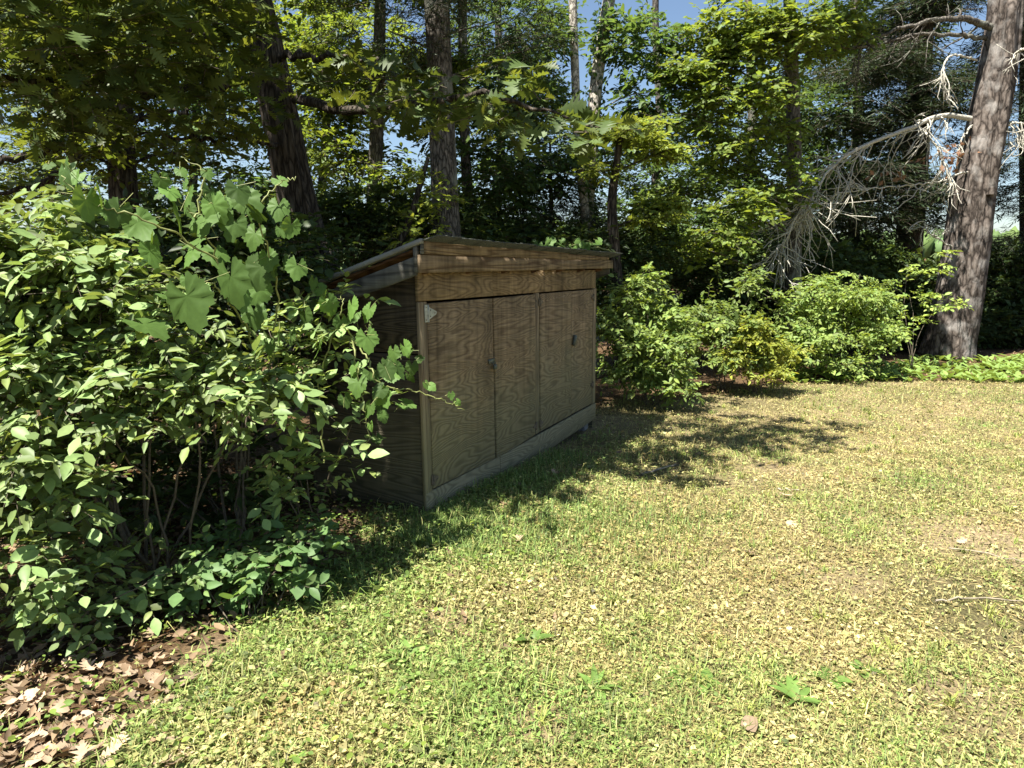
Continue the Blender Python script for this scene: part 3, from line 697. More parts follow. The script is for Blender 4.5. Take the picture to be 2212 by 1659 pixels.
# leaning oak whose low limbs hang over the shed and the shrub
def oak_limbs(t, base, T):
    def limb(c, r0, r1, n=26, seed=0):
        P = spline([at(*q) for q in c], n); P += np.random.default_rng(seed).standard_normal(P.shape)*.02
        V, Fs = tube_arrays(P, np.linspace(r0, r1, n), 8, .1, seed); g = Geo(); g.add(V, Fs); g.build('limb', M_oakbark, t, base, True)
    limb([(628, 210, 7.2), (760, 240, 6.4), (900, 225, 5.6), (1060, 205, 5.0), (1230, 250, 4.8)], .05, .008, seed=1)
    limb([(600, 150, 7.2), (450, 190, 6.4), (300, 200, 5.8), (120, 170, 5.2), (-60, 190, 4.8)], .05, .012, seed=2)
    limb([(570, 60, 7.2), (400, 80, 6.2), (220, 60, 5.4), (40, 40, 4.8)], .05, .012, seed=3)
    limb([(590, 120, 7.2), (720, 120, 6.6), (860, 130, 6.0)], .035, .008, seed=4)
    limb([(640, 330, 7.2), (560, 300, 6.8), (440, 300, 6.3), (300, 290, 5.8)], .035, .008, seed=5)
tree('oak_tree', 'dark furrowed oak trunk leaning over the shed roof with low lobed-leaf limbs', [(700, 620, 7.2, 82), (668, 520, 7.2, 78), (636, 400, 7.2, 76), (606, 250, 7.2, 74), (572, 100, 7.2, 72), (535, -60, 7.3, 68), (470, -420, 7.6, 52), (420, -800, 8, 30)], M_oakbark,
     blobs=[(40, 60, 4.6, .6, .12), (240, 110, 5.0, .65, .12), (400, 60, 5.8, .6, .14), (110, 215, 5.0, .55, .10), (310, 225, 5.6, .6, .10), (440, 160, 6.2, .5, .10), (160, 150, 5.4, .5, .1), (30, 280, 5.2, .4, .08), (770, 190, 6.0, .32, .12), (380, 290, 6.2, .45, .08),
            (880, 205, 5.3, .38, .12), (1010, 190, 5.0, .36, .12), (1130, 235, 4.9, .32, .13), (1230, 290, 4.8, .2, .13), (60, -60, 4.9, .7, .2), (300, -60, 5.6, .7, .2), (1290, 240, 4.9, .12, .2)],
     leaf=OAK, mat=M_oak, n=560, m=7, tl=.34, ll=.13, seed=11, rings=120, sides=40, rough=.06, flute=.10, limbs=False, extra=oak_limbs, singles=300, horiz=.75, droop=.3, jit=.4, bright=.25)

oak = bpy.data.objects['oak_tree']
crown(oak, np.array(oak.location), [(-1.5, 3.75, 3.8, .45, .4, .2, .16), (-2.05, 3.85, 3.75, .5, .4, .2, .18), (-2.4, 4.0, 3.75, .75, .7, .35), (-1.6, 4.2, 4.0, .8, .7, .35), (-.9, 4.7, 4.1, .7, .6, .3), (-1.9, 5.4, 5.0, 1.1, 1.0, .4), (-.2, 5.6, 4.6, .8, .8, .35), (.5, 5.9, 4.9, .8, .7, .3), (.9, 5.4, 4.4, .6, .5, .25), (.2, 4.9, 4.2, .5, .5, .25), (1.3, 6.3, 4.9, .6, .6, .25), (-2.4, 7.2, 6.4, 1.8, 1.6, .8)],
      1150, 7, .34, .14, [leaf_simple(.6), leaf_simple(.5, .1, -.1)], M_oak, 17, name='shading_crown', horiz=.7, droop=.3)  # foliage above the view, added to block sun on shed side, barge and lawn
# second stem behind the shrub with heavy dark boughs
def boughs(t, base, T):
    for k, (c, r0) in enumerate((([(255, 275, 8.2), (190, 290, 7.8), (90, 330, 7.4), (-40, 360, 7.0)], .075), ([(250, 300, 8.2), (170, 345, 7.9), (80, 400, 7.7), (-30, 420, 7.5)], .05), ([(262, 270, 8.2), (330, 250, 8.0), (420, 240, 7.8)], .045), ([(255, 200, 8.2), (150, 180, 7.9), (30, 200, 7.6)], .04))):
        P = spline([at(*q) for q in c], 24); P += np.random.default_rng(k).standard_normal(P.shape)*.018
        V, Fs = tube_arrays(P, np.linspace(r0, r0*.35, 24), 9, .1, k); g = Geo(); g.add(V, Fs); g.build('limb', M_oakbark, t, base, True)
tree('maple_tree', 'dark trunk behind the shrub with heavy boughs spreading low to one side', [(275, 640, 8.2, 58), (268, 450, 8.2, 56), (258, 260, 8.2, 52), (250, 60, 8.2, 48), (245, -250, 8.4, 40), (240, -700, 8.6, 24)], M_oakbark,
     blobs=[(80, 60, 8, 1.0, .5), (280, 20, 8.4, 1.0, .5), (440, 80, 8.6, .8, .5), (120, 300, 7.8, .8, .35), (400, 330, 8.6, .6, .3), (60, 420, 8, .7, .3), (250, -250, 8.4, 1.6, .8), (480, -150, 8.6, 1.0, .6), (-60, -150, 8.2, 1.2, .7)],
     clump=7, leaf=MAPLE, mat=M_maple, n=3400, m=7, tl=.34, ll=.085, seed=21, rings=60, sides=24, extra=boughs, limb_r=.025, horiz=.65, hue=.14)

tree('pine_tree', 'straight grey trunk rising just behind the shed with bare side branches', [(970, 600, 9.6, 60), (962, 440, 9.6, 56), (955, 280, 9.6, 54), (948, 120, 9.6, 52), (942, -40, 9.6, 50), (930, -400, 9.6, 40), (920, -900, 9.6, 20)], M_greybark,
     blobs=[(820, 60, 9.4, .8, .35), (1060, 50, 9.8, .8, .35), (900, -60, 9.4, 1.2, .4), (1130, 110, 9.8, .5, .3), (830, 170, 9.5, .6, .25), (960, -300, 9.6, 1.4, .6)],
     leaf=NEEDLE, mat=M_needle, n=1500, m=14, tl=.3, ll=.12, seed=31, rings=60, sides=24, limb_r=.018, horiz=.5, jit=.5, bright=.3)
tree('cherry_tree', 'slim dark trunk between the straight grey trunk and the pale stems', [(1018, 600, 11.5, 24), (1012, 450, 11.5, 23), (1005, 320, 11.5, 21), (1000, 100, 11.5, 19), (998, -300, 11.5, 14)], M_greybark,
     blobs=[(1090, 340, 11.5, .8, .5), (950, 250, 12, .8, .4), (1120, 200, 11.8, .7, .4), (1050, 450, 11.6, .6, .3), (1000, -80, 11.6, 1.2, .5)],
     clump=6, leaf=SIMPLE, mat=M_broad, n=1400, m=8, tl=.32, ll=.10, seed=41, limb_r=.014)
tree('ash_tree', 'mid-grey trunk with upswept forked limbs left of the straight grey trunk', [(800, 610, 11, 34), (805, 480, 11, 32), (812, 330, 11, 30), (818, 150, 11, 26), (825, -200, 11, 18)], M_greybark,
     blobs=[(740, 330, 11, .8, .4), (880, 380, 11, .6, .4), (760, 210, 11.2, .9, .45), (900, 150, 11.4, .8, .45), (700, 120, 11.2, .9, .4), (860, 470, 10.6, .4, .2), (800, -60, 11.2, 1.4, .6)],
     clump=6, leaf=SIMPLE, mat=M_maple, n=1800, m=8, tl=.34, ll=.10, seed=51, limb_r=.02)
tree('slim_pale_tree', 'slender pale straight stem standing beside the ivy-clad stem', [(1275, 620, 12, 22), (1266, 480, 12, 20), (1250, 330, 12, 18), (1242, 150, 12, 17), (1236, -60, 12, 16), (1230, -500, 12, 10)], M_palebark,
     blobs=[(1170, 90, 12, .4, .35), (1170, 230, 12, .4, .3), (1215, 380, 12.2, .5, .3)],
     leaf=SIMPLE, mat=M_broad, n=420, m=8, tl=.3, ll=.10, seed=61, rings=50, sides=14, limb_r=.012)
def ivy(t, base, T):
    rng = np.random.default_rng(9); k = rng.integers(6, len(T)-10, 620)
    a = rng.uniform(0, 6.283, 620); out = np.stack([np.cos(a), np.sin(a), np.zeros(620)], -1)
    P = T[k, :3] + out*(T[k, 3:4]+.02)*rng.uniform(.9, 1.5, (620, 1)); P[:, 2] += rng.uniform(-.1, .1, 620)
    g = Geo(); tm = MAPLE[0]; V, Fs = leaves(tm, P, norm(out*.4+rng.standard_normal((620, 3))*.5-np.array([0, 0, .5])), norm(out+rng.standard_normal((620, 3))*.4), rng.uniform(.05, .09, 620)); g.add(V, Fs, tints(rng, 620, len(tm[0])))
    o = g.build('ivy', M_broad, t, base); o['kind'] = 'stuff'
tree('birch_tree', 'pale crooked stem wrapped in climbing leaves against open sky', [(1262, 630, 12.6, 30), (1268, 480, 12.6, 28), (1278, 330, 12.6, 26), (1288, 180, 12.6, 27), (1305, 60, 12.6, 26), (1322, -40, 12.6, 24), (1370, -400, 12.6, 16)], M_palebark,
     blobs=[(1380, 90, 12.6, .6, .35), (1400, 200, 12.4, .4, .3), (1340, 300, 12.8, .5, .3)],
     leaf=SIMPLE, mat=M_broad, n=520, m=8, tl=.34, ll=.11, seed=71, rings=60, sides=16, rough=.12, limb_r=.016, extra=ivy)
tree('hornbeam_tree', 'dark low-forked trunk at the far end of the shed with a flat yellow-green spray', [(1338, 680, 11, 24), (1330, 560, 11, 23), (1322, 440, 11, 20), (1335, 330, 11, 14), (1345, 260, 11, 8)], M_oakbark,
     blobs=[(1360, 290, 10.8, .52, .16), (1430, 330, 10.9, .4, .14), (1300, 370, 11, .3, .15), (1420, 460, 11.2, .5, .25)],
     leaf=SIMPLE, mat=M_yellow, n=650, m=8, tl=.26, ll=.085, seed=81, limb_r=.02, horiz=.85, clump=4)
tree('red_maple_tree', 'tall grey trunk inside a broad sunlit yellow-green crown', [(1712, 700, 13, 34), (1714, 540, 13, 32), (1716, 380, 13, 30), (1712, 200, 13, 27), (1706, 20, 13, 24), (1700, -300, 13, 18), (1690, -700, 13, 10)], M_greybark,
     blobs=[(1500, 110, 12.2, .75, .5), (1590, 60, 12.4, .8, .45), (1480, 250, 12.2, .6, .35), (1600, 210, 12.2, .7, .4), (1680, 110, 12.4, .8, .45), (1560, 330, 12.3, .6, .35), (1660, 320, 12.4, .6, .35), (1800, 60, 12.8, .7, .4), (1480, 420, 12.4, .5, .3), (1600, 450, 12.2, .7, .3), (1530, 540, 12.0, .6, .3), (1700, 410, 12.6, .5, .25), (1760, -150, 13, 1.3, .6)],
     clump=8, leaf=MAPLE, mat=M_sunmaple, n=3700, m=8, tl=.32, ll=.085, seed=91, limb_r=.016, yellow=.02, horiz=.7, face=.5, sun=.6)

# the great pine on the lawn edge with its dead limbs
def dead_branch(t, base, c, r0, r1, ntw, tlen, seed, fall=.9, sub=3, mat=None):
    rng = np.random.default_rng(seed); n = 40
    P = spline([at(*q) for q in c], n); P[1:] += rng.standard_normal((n-1, 3))*.012
    rad = np.linspace(r0, r1, n); g = Geo(); V, Fs = tube_arrays(P, rad, 8, .1, seed); g.add(V, Fs)
    main = norm(np.gradient(P, axis=0))
    for k in range(ntw):
        i = int(n*(0.12+.88*rng.random()**.8)) ; i = min(i, n-1)
        d = main[i]*rng.uniform(.4, 1.0) + rng.standard_normal(3)*.45; d[2] -= rng.uniform(.1, fall); d = d/np.linalg.norm(d)
        L = tlen*rng.uniform(.35, 1.2); q = [P[i]]
        for _ in range(7):
            d = d + rng.standard_normal(3)*.22 + np.array([0, 0, -.10*fall]); d /= np.linalg.norm(d); q.append(q[-1]+d*L/7)
        q = np.array(q); V, Fs = tube_arrays(q, np.linspace(max(rad[i]*.4, .0115), .006, 8), 5); g.add(V, Fs)
        for _ in range(sub):
            a = q[int(rng.integers(2, 7))]; e = d + rng.standard_normal(3)*.55; e[2] -= .2; e /= np.linalg.norm(e)
            b = a + e*L*rng.uniform(.2, .5); c2 = b + (e+rng.standard_normal(3)*.3)*L*.25
            V, Fs = tube_arrays(np.array([a, (a+b)/2+rng.standard_normal(3)*.01, b, c2]), [.008, .0075, .0065, .005], 4); g.add(V, Fs)
    return g.build('dead_branch', mat or M_dead, t, base, True)
def pine_branches(t, base, T):
    dead_branch(t, base, [(2096, 256, 13.9), (2035, 250, 13.6), (1970, 275, 13.3), (1890, 305, 13.0), (1815, 345, 12.8), (1755, 415, 12.6), (1712, 480, 12.5), (1672, 555, 12.5)], .05, .008, 75, .9, 1, fall=.7, sub=3)
    dead_branch(t, base, [(1985, 272, 13.4), (2010, 300, 13.2), (2035, 335, 13.1), (2050, 390, 13.1)], .02, .005, 14, .5, 2, fall=.9)
    dead_branch(t, base, [(2150, 62, 14), (2085, 42, 13.6), (2010, 45, 13.2), (1920, 70, 12.9), (1850, 100, 12.8)], .07, .012, 12, .8, 3, fall=.5, mat=M_greybark)
    dead_branch(t, base, [(2135, 85, 14), (2060, 75, 13.8), (1975, 75, 13.5), (1900, 95, 13.3), (1760, 112, 13.0), (1650, 118, 12.9)], .045, .008, 16, .8, 4, fall=.6, mat=M_greybark)
    dead_branch(t, base, [(2110, 130, 13.9), (2065, 118, 13.5), (2040, 140, 13.3), (2045, 190, 13.2), (2068, 225, 13.2)], .022, .006, 7, .55, 5, fall=1.0)
    dead_branch(t, base, [(2190, 120, 13.8), (2215, 105, 13.4), (2280, 90, 13.2)], .03, .006, 12, .6, 6, fall=.9)
    dead_branch(t, base, [(2160, 275, 13.8), (2200, 265, 13.5), (2260, 270, 13.3)], .026, .006, 14, .55, 7, fall=.9)
    dead_branch(t, base, [(2100, 270, 13.9), (2080, 295, 13.6), (2070, 330, 13.5)], .018, .005, 4, .35, 8, fall=1.0)
    dead_branch(t, base, [(2108, 365, 13.9), (2010, 395, 13.5), (1900, 405, 13.2), (1800, 420, 13)], .02, .005, 22, .5, 9, fall=.5)
    dead_branch(t, base, [(2060, 535, 13.9), (2010, 505, 13.6), (1995, 480, 13.5)], .018, .005, 6, .35, 10, fall=.3)
    # brown leaves caught on the twigs
    rng = np.random.default_rng(3); P = []
    for (x, y, nn) in ((2060, 325, 26), (2045, 350, 22), (1950, 375, 9), (1890, 378, 8), (1985, 345, 5)):
        for _ in range(nn): P.append(at(x+rng.normal(0, 16), y+rng.normal(0, 11), 13.2+rng.normal(0, .1)))
    P = np.array(P); n = len(P); g = Geo(); V, Fs = leaves(OAK[0], P, norm(rng.standard_normal((n, 3))-np.array([0, 0, .8])), norm(rng.standard_normal((n, 3))), rng.uniform(.08, .13, n)); g.add(V, Fs, tints(rng, n, len(OAK[0][0])))
    o = g.build('withered_leaves', M_red, t, base); o['kind'] = 'stuff'
    # long split rib of bark up the trunk
    rib = spline([tuple(at(*q)) for q in ((2140, 420, 13.62), (2152, 330, 13.58), (2168, 250, 13.6), (2176, 150, 13.65), (2188, 0, 13.7))], 30)
    V, Fs = tube_arrays(rib, np.full(30, .09), 12, .12, 3, .1); g = Geo(); g.add(V, Fs); g.build('bark_rib', M_pinebark, t, base, True)
tree('white_pine_tree', 'massive leaning pine trunk with dead grey branches at the edge of the lawn', [(2045, 768, 14, 97), (2052, 730, 14, 93), (2070, 640, 14, 90), (2088, 520, 14, 84), (2106, 395, 14, 80), (2134, 265, 14, 74), (2156, 140, 14, 66), (2172, 0, 14, 58), (2200, -300, 14, 50), (2240, -800, 14, 26)], M_pinebark,
     rings=190, sides=64, rough=.08, flute=.10, seed=5, limbs=False, extra=pine_branches,
     bl_world=[], n=0)

FR = [leaf_diamond(.15, .01, -.04)]
tree('hemlock_tree', 'dark hemlock trunk in deep shade behind the great leaning pine', [(1948, 790, 17, 62), (1958, 600, 17, 56), (1972, 420, 17, 50), (1985, 200, 17, 44), (1995, -50, 17, 38), (2010, -500, 17, 20)], M_oakbark,
     blobs=[(1930, 150, 16.5, 1.2, .5), (2020, 220, 16.2, 1.2, .5), (1880, 260, 16.5, 1.1, .4), (1960, 340, 16, 1.2, .4), (1850, 400, 16, 1.1, .35), (2020, 420, 16, 1.1, .35), (1920, 480, 16, 1.1, .35), (1980, 30, 16.8, 1.2, .5), (1780, 480, 15.5, 1.0, .35), (1990, -200, 17, 1.8, .8)],
     clump=9, leaf=FR, mat=M_needle, n=6800, m=12, tl=.5, ll=.16, seed=101, limb_r=.016, horiz=.8, droop=.45, bright=.3)
tree('far_hemlock_tree', 'shaded hemlock filling the gap past the great pine', [(2240, 780, 18, 60), (2236, 560, 18, 55), (2232, 300, 18, 48), (2230, 0, 18, 40), (2230, -400, 18, 22)], M_oakbark,
     blobs=[(2190, 120, 17.5, 1.0, .5), (2240, 240, 17, 1.2, .5), (2200, 340, 17, 1.0, .4), (2270, 60, 17.5, 1.2, .5), (2220, 540, 17, 1.1, .4), (2180, 650, 17, 1.0, .4), (2290, 420, 17, 1.2, .4), (2150, 590, 17.5, .9, .35)],
     leaf=FR, mat=M_needle, n=3000, m=12, tl=.5, ll=.16, seed=111, limb_r=.016, horiz=.8, droop=.45, bright=.3)
tree('young_spruce_tree', 'small dark spruce standing behind the middle of the shed roof', [(1195, 620, 12.5, 16), (1192, 500, 12.5, 12), (1190, 400, 12.5, 8), (1188, 300, 12.5, 4)], M_oakbark,
     blobs=[(1190, 340, 12.5, .45, .3), (1185, 420, 12.5, .75, .3), (1190, 500, 12.5, 1.0, .3), (1120, 470, 12.6, .7, .25), (1240, 460, 12.4, .6, .25)],
     leaf=FR, mat=M_needle, n=700, m=12, tl=.4, ll=.13, seed=121, limb_r=.01, horiz=.8, droop=.4)
# forked sapling bending behind the roof
tree('crooked_sapling', 'thin dark sapling bending up from behind the shed roof', [(836, 610, 9.2, 16), (850, 560, 9.2, 15), (882, 480, 9.2, 13), (905, 410, 9.3, 11), (925, 340, 9.4, 8)], M_oakbark,
     blobs=[(900, 490, 9.2, .3, .18), (930, 420, 9.3, .3, .2), (880, 520, 9.0, .35, .12)], leaf=SIMPLE, mat=M_yellow, n=110, m=7, tl=.2, ll=.075, seed=131, limb_r=.012)

# trees standing further back, to the lake
BACK = [
 ('back_tree', 'slender tree deep in the wood beyond the leaning oak', 420, 15, 20, [(420, 120, 15, 1.4, .8), (330, 280, 15, 1.1, .5), (520, 250, 15, 1.1, .5), (430, 420, 15, 1.2, .5), (560, 430, 14.6, .8, .4)], M_broad, .11, 900),
 ('back_tree', 'leafy tree between the dark boughs and the lake', 110, 14, 22, [(110, 150, 14, 1.4, .7), (30, 330, 14, 1.2, .5), (190, 400, 14, 1.1, .5), (60, 520, 13.6, 1.1, .4), (220, 540, 13.5, 1.0, .4)], M_maple, .10, 900),
 ('back_tree', 'loose-leaved tree behind the upswept grey trunk', 700, 16, 20, [(690, 250, 16, 1.3, .7), (760, 110, 16, 1.4, .7), (640, 400, 16, 1.0, .5), (770, 440, 16, 1.0, .4), (620, 60, 16, 1.2, .6)], M_maple, .11, 850),
 ('back_tree', 'tree with drooping leaf sprays behind the straight grey trunk', 1080, 17, 20, [(1080, 200, 17, 1.4, .7), (1150, 330, 17, 1.1, .5), (1020, 380, 17, 1.1, .5), (1110, 60, 17, 1.4, .6), (1100, 480, 16.5, 1.0, .4)], M_broad, .12, 850),
 ('back_tree', 'blue-green leafy tree beyond the ivy-clad stem', 1420, 18, 20, [(1400, 300, 18, .8, .5), (1440, 380, 18, 1.2, .5), (1360, 480, 17.5, 1.2, .5), (1500, 500, 17, 1.2, .5)], M_broad, .12, 700),
 ('back_tree', 'shaded tree under the broad sunlit crown', 1620, 17, 22, [(1600, 250, 17, 1.4, .7), (1700, 380, 17, 1.3, .5), (1560, 430, 17, 1.3, .5), (1650, 540, 16.5, 1.4, .5), (1760, 250, 17, 1.2, .6)], M_broad, .12, 1000),
 ('back_tree', 'blue-green leafy tree behind the dead limb of the great pine', 1850, 20, 24, [(1820, 130, 20, 1.6, .8), (1900, 50, 20, 1.6, .8), (1820, 320, 20, 1.5, .7), (1760, 440, 19.5, 1.4, .5), (1900, 430, 20, 1.4, .6)], M_broad, .14, 1000),
]
for k, (nm, lb, x, Y, w, bl, mt, ll_, n_) in enumerate(BACK):
    tree(nm, lb, [(x, 640, Y, w), (x-6, 450, Y, w*.95), (x+5, 250, Y, w*.85), (x-4, 50, Y, w*.7), (x, -200, Y, w*.5)], M_greybark, blobs=bl, leaf=DIA, mat=mt, n=int(n_*2.3), m=8, tl=.42, ll=ll_, seed=200+k, group='trees standing back towards the lake', limb_r=.014, rings=24, sides=12)

# ------------------------------------------------------------------ shrubs
def shrub(name, label, base_px, stems, blobs, n, m, tl, ll, mat, seed, leaf=SIMPLE, group=None, singles=0, cat='shrub', base_w=None, stem_r=.009, **kw):
    base = np.array(base_w if base_w is not None else gnd(*base_px), float); rng = np.random.default_rng(seed)
    t = thing(name, base, label, cat, group); bl = px_blobs(blobs)
    for k in range(stems):
        b = bl[k % len(bl)]; e = np.array(b[:3]) + rng.standard_normal(3)*np.array(b[3:6])*.5
        s_ = base + np.array([rng.normal(0, .07), rng.normal(0, .07), -.04]); mid = (s_+e)/2 + np.array([rng.normal(0, .06), rng.normal(0, .06), .12*np.linalg.norm(e-s_)])
        P = spline([s_, s_*.7+mid*.3+rng.standard_normal(3)*.02, mid, e], 14); P[1:] += rng.standard_normal((13, 3))*.008
        V, Fs = tube_arrays(P, np.linspace(stem_r*rng.uniform(.7, 1.3), stem_r*.3, 14), 6); g = Geo(); g.add(V, Fs); g.build('stem', M_stem, t, base, True)
    crown(t, base, bl, n, m, tl, ll, leaf, mat, seed+1, name='foliage', twig_mat=M_stem, singles=singles, tr=(.0022, .001), **kw)
    return t
OV = [leaf_ovate(.55, .06, -.12), leaf_ovate(.48, .09, -.2), leaf_ovate(.6, .04, .05)]
# the big shrub beside the shed
shrub('big_shrub', 'large sunlit pale-green shrub spilling over beside the shed', (330, 1300), 18,
      [(60, 500, 3.6, .30, .16), (180, 560, 3.55, .34, .16), (300, 630, 3.5, .28, .12), (30, 640, 3.4, .36, .18), (180, 700, 3.35, .36, .16), (380, 720, 3.4, .26, .11), (50, 800, 3.2, .34, .18), (240, 820, 3.2, .32, .14),
       (420, 820, 3.3, .22, .09, .012), (520, 800, 3.35, .18, .07, .006), (80, 960, 3.05, .30, .15), (270, 930, 3.1, .22, .09), (40, 1090, 2.95, .26, .12), (560, 870, 3.3, .14, .05, .004), (-90, 560, 3.4, .4, .25), (-110, 850, 3.1, .35, .25), (170, 1060, 3.0, .18, .08), (-60, 1060, 2.95, .3, .2)],
      1250, 9, .25, .072, M_shrub, 301, leaf=OV, far_leaf=[leaf_simple(.5, .08, -.12), leaf_simple(.42, .1, -.2), leaf_simple(.55, .05, .05)], clump=5, singles=300, horiz=.55, shell=.6, hue=.09, bright=.26, jit=.27, stem_r=.011, face=.9, sun=1.3, droop=.35)
shrub('leafy_shrub', 'spindly shrub with pale rounded leaves against the dark shed side', (700, 1190), 5,
      [(640, 930, 3.6, .13, .07), (720, 950, 3.6, .15, .07), (700, 1010, 3.6, .14, .06), (610, 1000, 3.6, .14, .07), (640, 700, 4.0, .2, .12), (700, 740, 4.0, .2, .12), (620, 780, 4.0, .15, .1), (720, 660, 4.1, .2, .1), (700, 850, 3.7, .15, .1), (765, 930, 3.65, .13, .07), (640, 1040, 3.6, .16, .08), (790, 880, 3.7, .1, .08), (560, 940, 3.5, .16, .1), (570, 1060, 3.5, .15, .08)],
      170, 6, .13, .062, M_shrub, 321, leaf=OV, singles=200, horiz=.6, stem_r=.007, face=.5, sun=.6)
shrub('low_shrub', 'low dark-green oval-leaved shrub at the edge of the shaded lawn', (560, 1330), 6,
      [(470, 1200, 3.25, .16, .08), (580, 1180, 3.3, .2, .07), (660, 1170, 3.35, .15, .06), (600, 1250, 3.2, .15, .06), (420, 1240, 3.2, .15, .08)],
      130, 7, .15, .066, M_shrub2, 331, leaf=OV, singles=200, horiz=.6, stem_r=.006, face=.5, sun=.5)
shrub('straggly_shrub', 'straggly pale-leaved shrub above the dry leaf litter', (130, 1400), 6,
      [(60, 1230, 2.85, .24, .1), (170, 1280, 2.9, .2, .08), (20, 1310, 2.8, .2, .07), (230, 1330, 2.9, .12, .05), (300, 1230, 3.1, .16, .1), (-40, 1180, 2.75, .2, .1)],
      230, 6, .15, .062, M_shrub, 341, leaf=OV, singles=200, horiz=.6, stem_r=.006, face=.5, sun=.5)
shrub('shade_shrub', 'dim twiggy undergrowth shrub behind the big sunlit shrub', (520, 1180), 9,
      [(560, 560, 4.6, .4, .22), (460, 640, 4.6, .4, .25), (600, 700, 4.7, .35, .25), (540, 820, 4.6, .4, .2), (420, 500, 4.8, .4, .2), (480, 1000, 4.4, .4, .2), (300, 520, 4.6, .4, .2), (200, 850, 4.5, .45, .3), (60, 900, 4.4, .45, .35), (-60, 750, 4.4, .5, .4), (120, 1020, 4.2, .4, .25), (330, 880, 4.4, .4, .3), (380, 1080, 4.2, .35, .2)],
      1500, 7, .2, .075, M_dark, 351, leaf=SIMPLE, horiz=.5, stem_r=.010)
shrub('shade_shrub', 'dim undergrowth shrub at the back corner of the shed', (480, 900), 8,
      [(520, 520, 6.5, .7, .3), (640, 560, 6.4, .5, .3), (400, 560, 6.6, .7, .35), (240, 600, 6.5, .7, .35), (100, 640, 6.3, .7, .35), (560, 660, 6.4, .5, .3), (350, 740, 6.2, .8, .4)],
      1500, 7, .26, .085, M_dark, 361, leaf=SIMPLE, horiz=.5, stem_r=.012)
# dark understorey behind the shed
US = [('understorey bush behind the low back edge of the roof', 730, 9.8, [(690, 480, 9.8, .6, .3), (760, 530, 9.6, .6, .3), (800, 450, 10, .5, .25)]),
      ('understorey bush behind the straight grey trunk', 930, 10.8, [(880, 500, 10.8, .6, .3), (960, 470, 11, .6, .3), (1020, 520, 10.8, .6, .25)]),
      ('understorey bush behind the middle of the roof', 1130, 11.4, [(1080, 520, 11.4, .7, .28), (1160, 540, 11.2, .6, .25), (1230, 530, 11.4, .6, .25)]),
      ('understorey bush between the shed end and the sunny shrubs', 1340, 11.6, [(1300, 560, 11.6, .5, .3), (1380, 540, 11.8, .6, .3), (1340, 640, 11.2, .6, .35)]),
      ('understorey bush in deep shade behind the tall sunny shrub', 1500, 13.6, [(1450, 560, 13.6, .7, .35), (1540, 610, 13.4, .7, .35), (1600, 540, 13.6, .7, .3)]),
      ('understorey bush in shade under the dead hanging branch', 1700, 14.6, [(1660, 600, 14.6, .7, .35), (1760, 560, 14.8, .8, .3), (1740, 640, 14.4, .7, .3), (1840, 600, 14.8, .7, .3)]),
      ('understorey bush in black shade between the hemlock trunk and the pine', 1900, 15.6, [(1880, 560, 15.6, .7, .3), (1980, 600, 15.4, .7, .35), (1930, 680, 15, .6, .3)]),
      ('understorey bush in black shade past the great pine', 2170, 16.6, [(2150, 620, 16.6, .7, .35), (2220, 680, 16.2, .7, .35), (2200, 560, 16.8, .7, .3), (2140, 720, 16, .5, .2)])]
US += [('thicket filling the gap towards the lake beyond the wide sunny shrub', 1750, 18.5, [(1680, 620, 18.5, 1.2, .5), (1800, 640, 18.5, 1.2, .5), (1900, 600, 18.5, 1.2, .5), (1740, 530, 18.5, 1.2, .5)]),
      ('thicket filling the gap towards the lake past the pine trunk', 2150, 19.5, [(2080, 640, 19.5, 1.2, .5), (2180, 620, 19.5, 1.3, .6), (2280, 620, 19.5, 1.3, .6), (2240, 540, 19.5, 1.0, .4)]),
      ('thicket filling the gap towards the lake beyond the shed end', 1430, 17.5, [(1330, 600, 17.5, 1.2, .5), (1450, 610, 17.5, 1.2, .5), (1560, 590, 17.5, 1.2, .5), (1400, 520, 17.5, 1.2, .4)]),
      ('thicket closing the view beneath the straight grey trunk', 960, 16.5, [(820, 520, 16.5, 1.2, .5), (940, 520, 16.5, 1.2, .5), (1060, 530, 16.5, 1.2, .5), (1180, 530, 16.5, 1.2, .5)]),
      ('thicket closing the view behind the leaning oak', 560, 14.5, [(420, 520, 14.5, 1.2, .5), (540, 500, 14.5, 1.2, .5), (660, 480, 14.5, 1.1, .5), (300, 560, 14.5, 1.2, .5), (480, 620, 14, 1.2, .5)]),
      ('thicket closing the view behind the big sunlit shrub', 100, 11.5, [(40, 620, 11.5, 1.1, .5), (160, 660, 11.5, 1.1, .5), (-80, 560, 11.5, 1.2, .6), (270, 620, 11.5, 1.0, .5), (60, 760, 11, 1.1, .5)])]
US += [('low brush closing the ground line behind the tall rounded shrub', 1430, 13.2, [(1320, 680, 13.2, .6, .35), (1420, 690, 13.2, .7, .35), (1520, 680, 13.2, .7, .35)]),
      ('low brush closing the ground line behind the yellow shrub', 1660, 14.2, [(1600, 690, 14.2, .7, .35), (1690, 690, 14.2, .7, .35), (1780, 690, 14.2, .7, .35)]),
      ('low brush closing the ground line at the foot of the hemlock trunk', 1900, 15.4, [(1850, 700, 15.4, .7, .35), (1930, 710, 15.4, .7, .35), (2010, 700, 15.4, .7, .35)]),
      ('low brush closing the ground line past the foot of the great pine', 2170, 16.0, [(2110, 700, 16, .7, .35), (2180, 710, 16, .7, .35), (2260, 700, 16, .8, .4)])]
for k, (lb, x, Y, bl) in enumerate(US):
    p = at(x, 600, Y); p[2] = float(ground_z(p[0], p[1]))
    shrub('understorey_bush', 'dark leafy '+lb, None, 6, bl, 1150, 7, .3, .09 if Y < 14 else .12, M_dark, 400+k*3, group='dark undergrowth under the trees', leaf=DIA, base_w=p, stem_r=.014, horiz=.55)

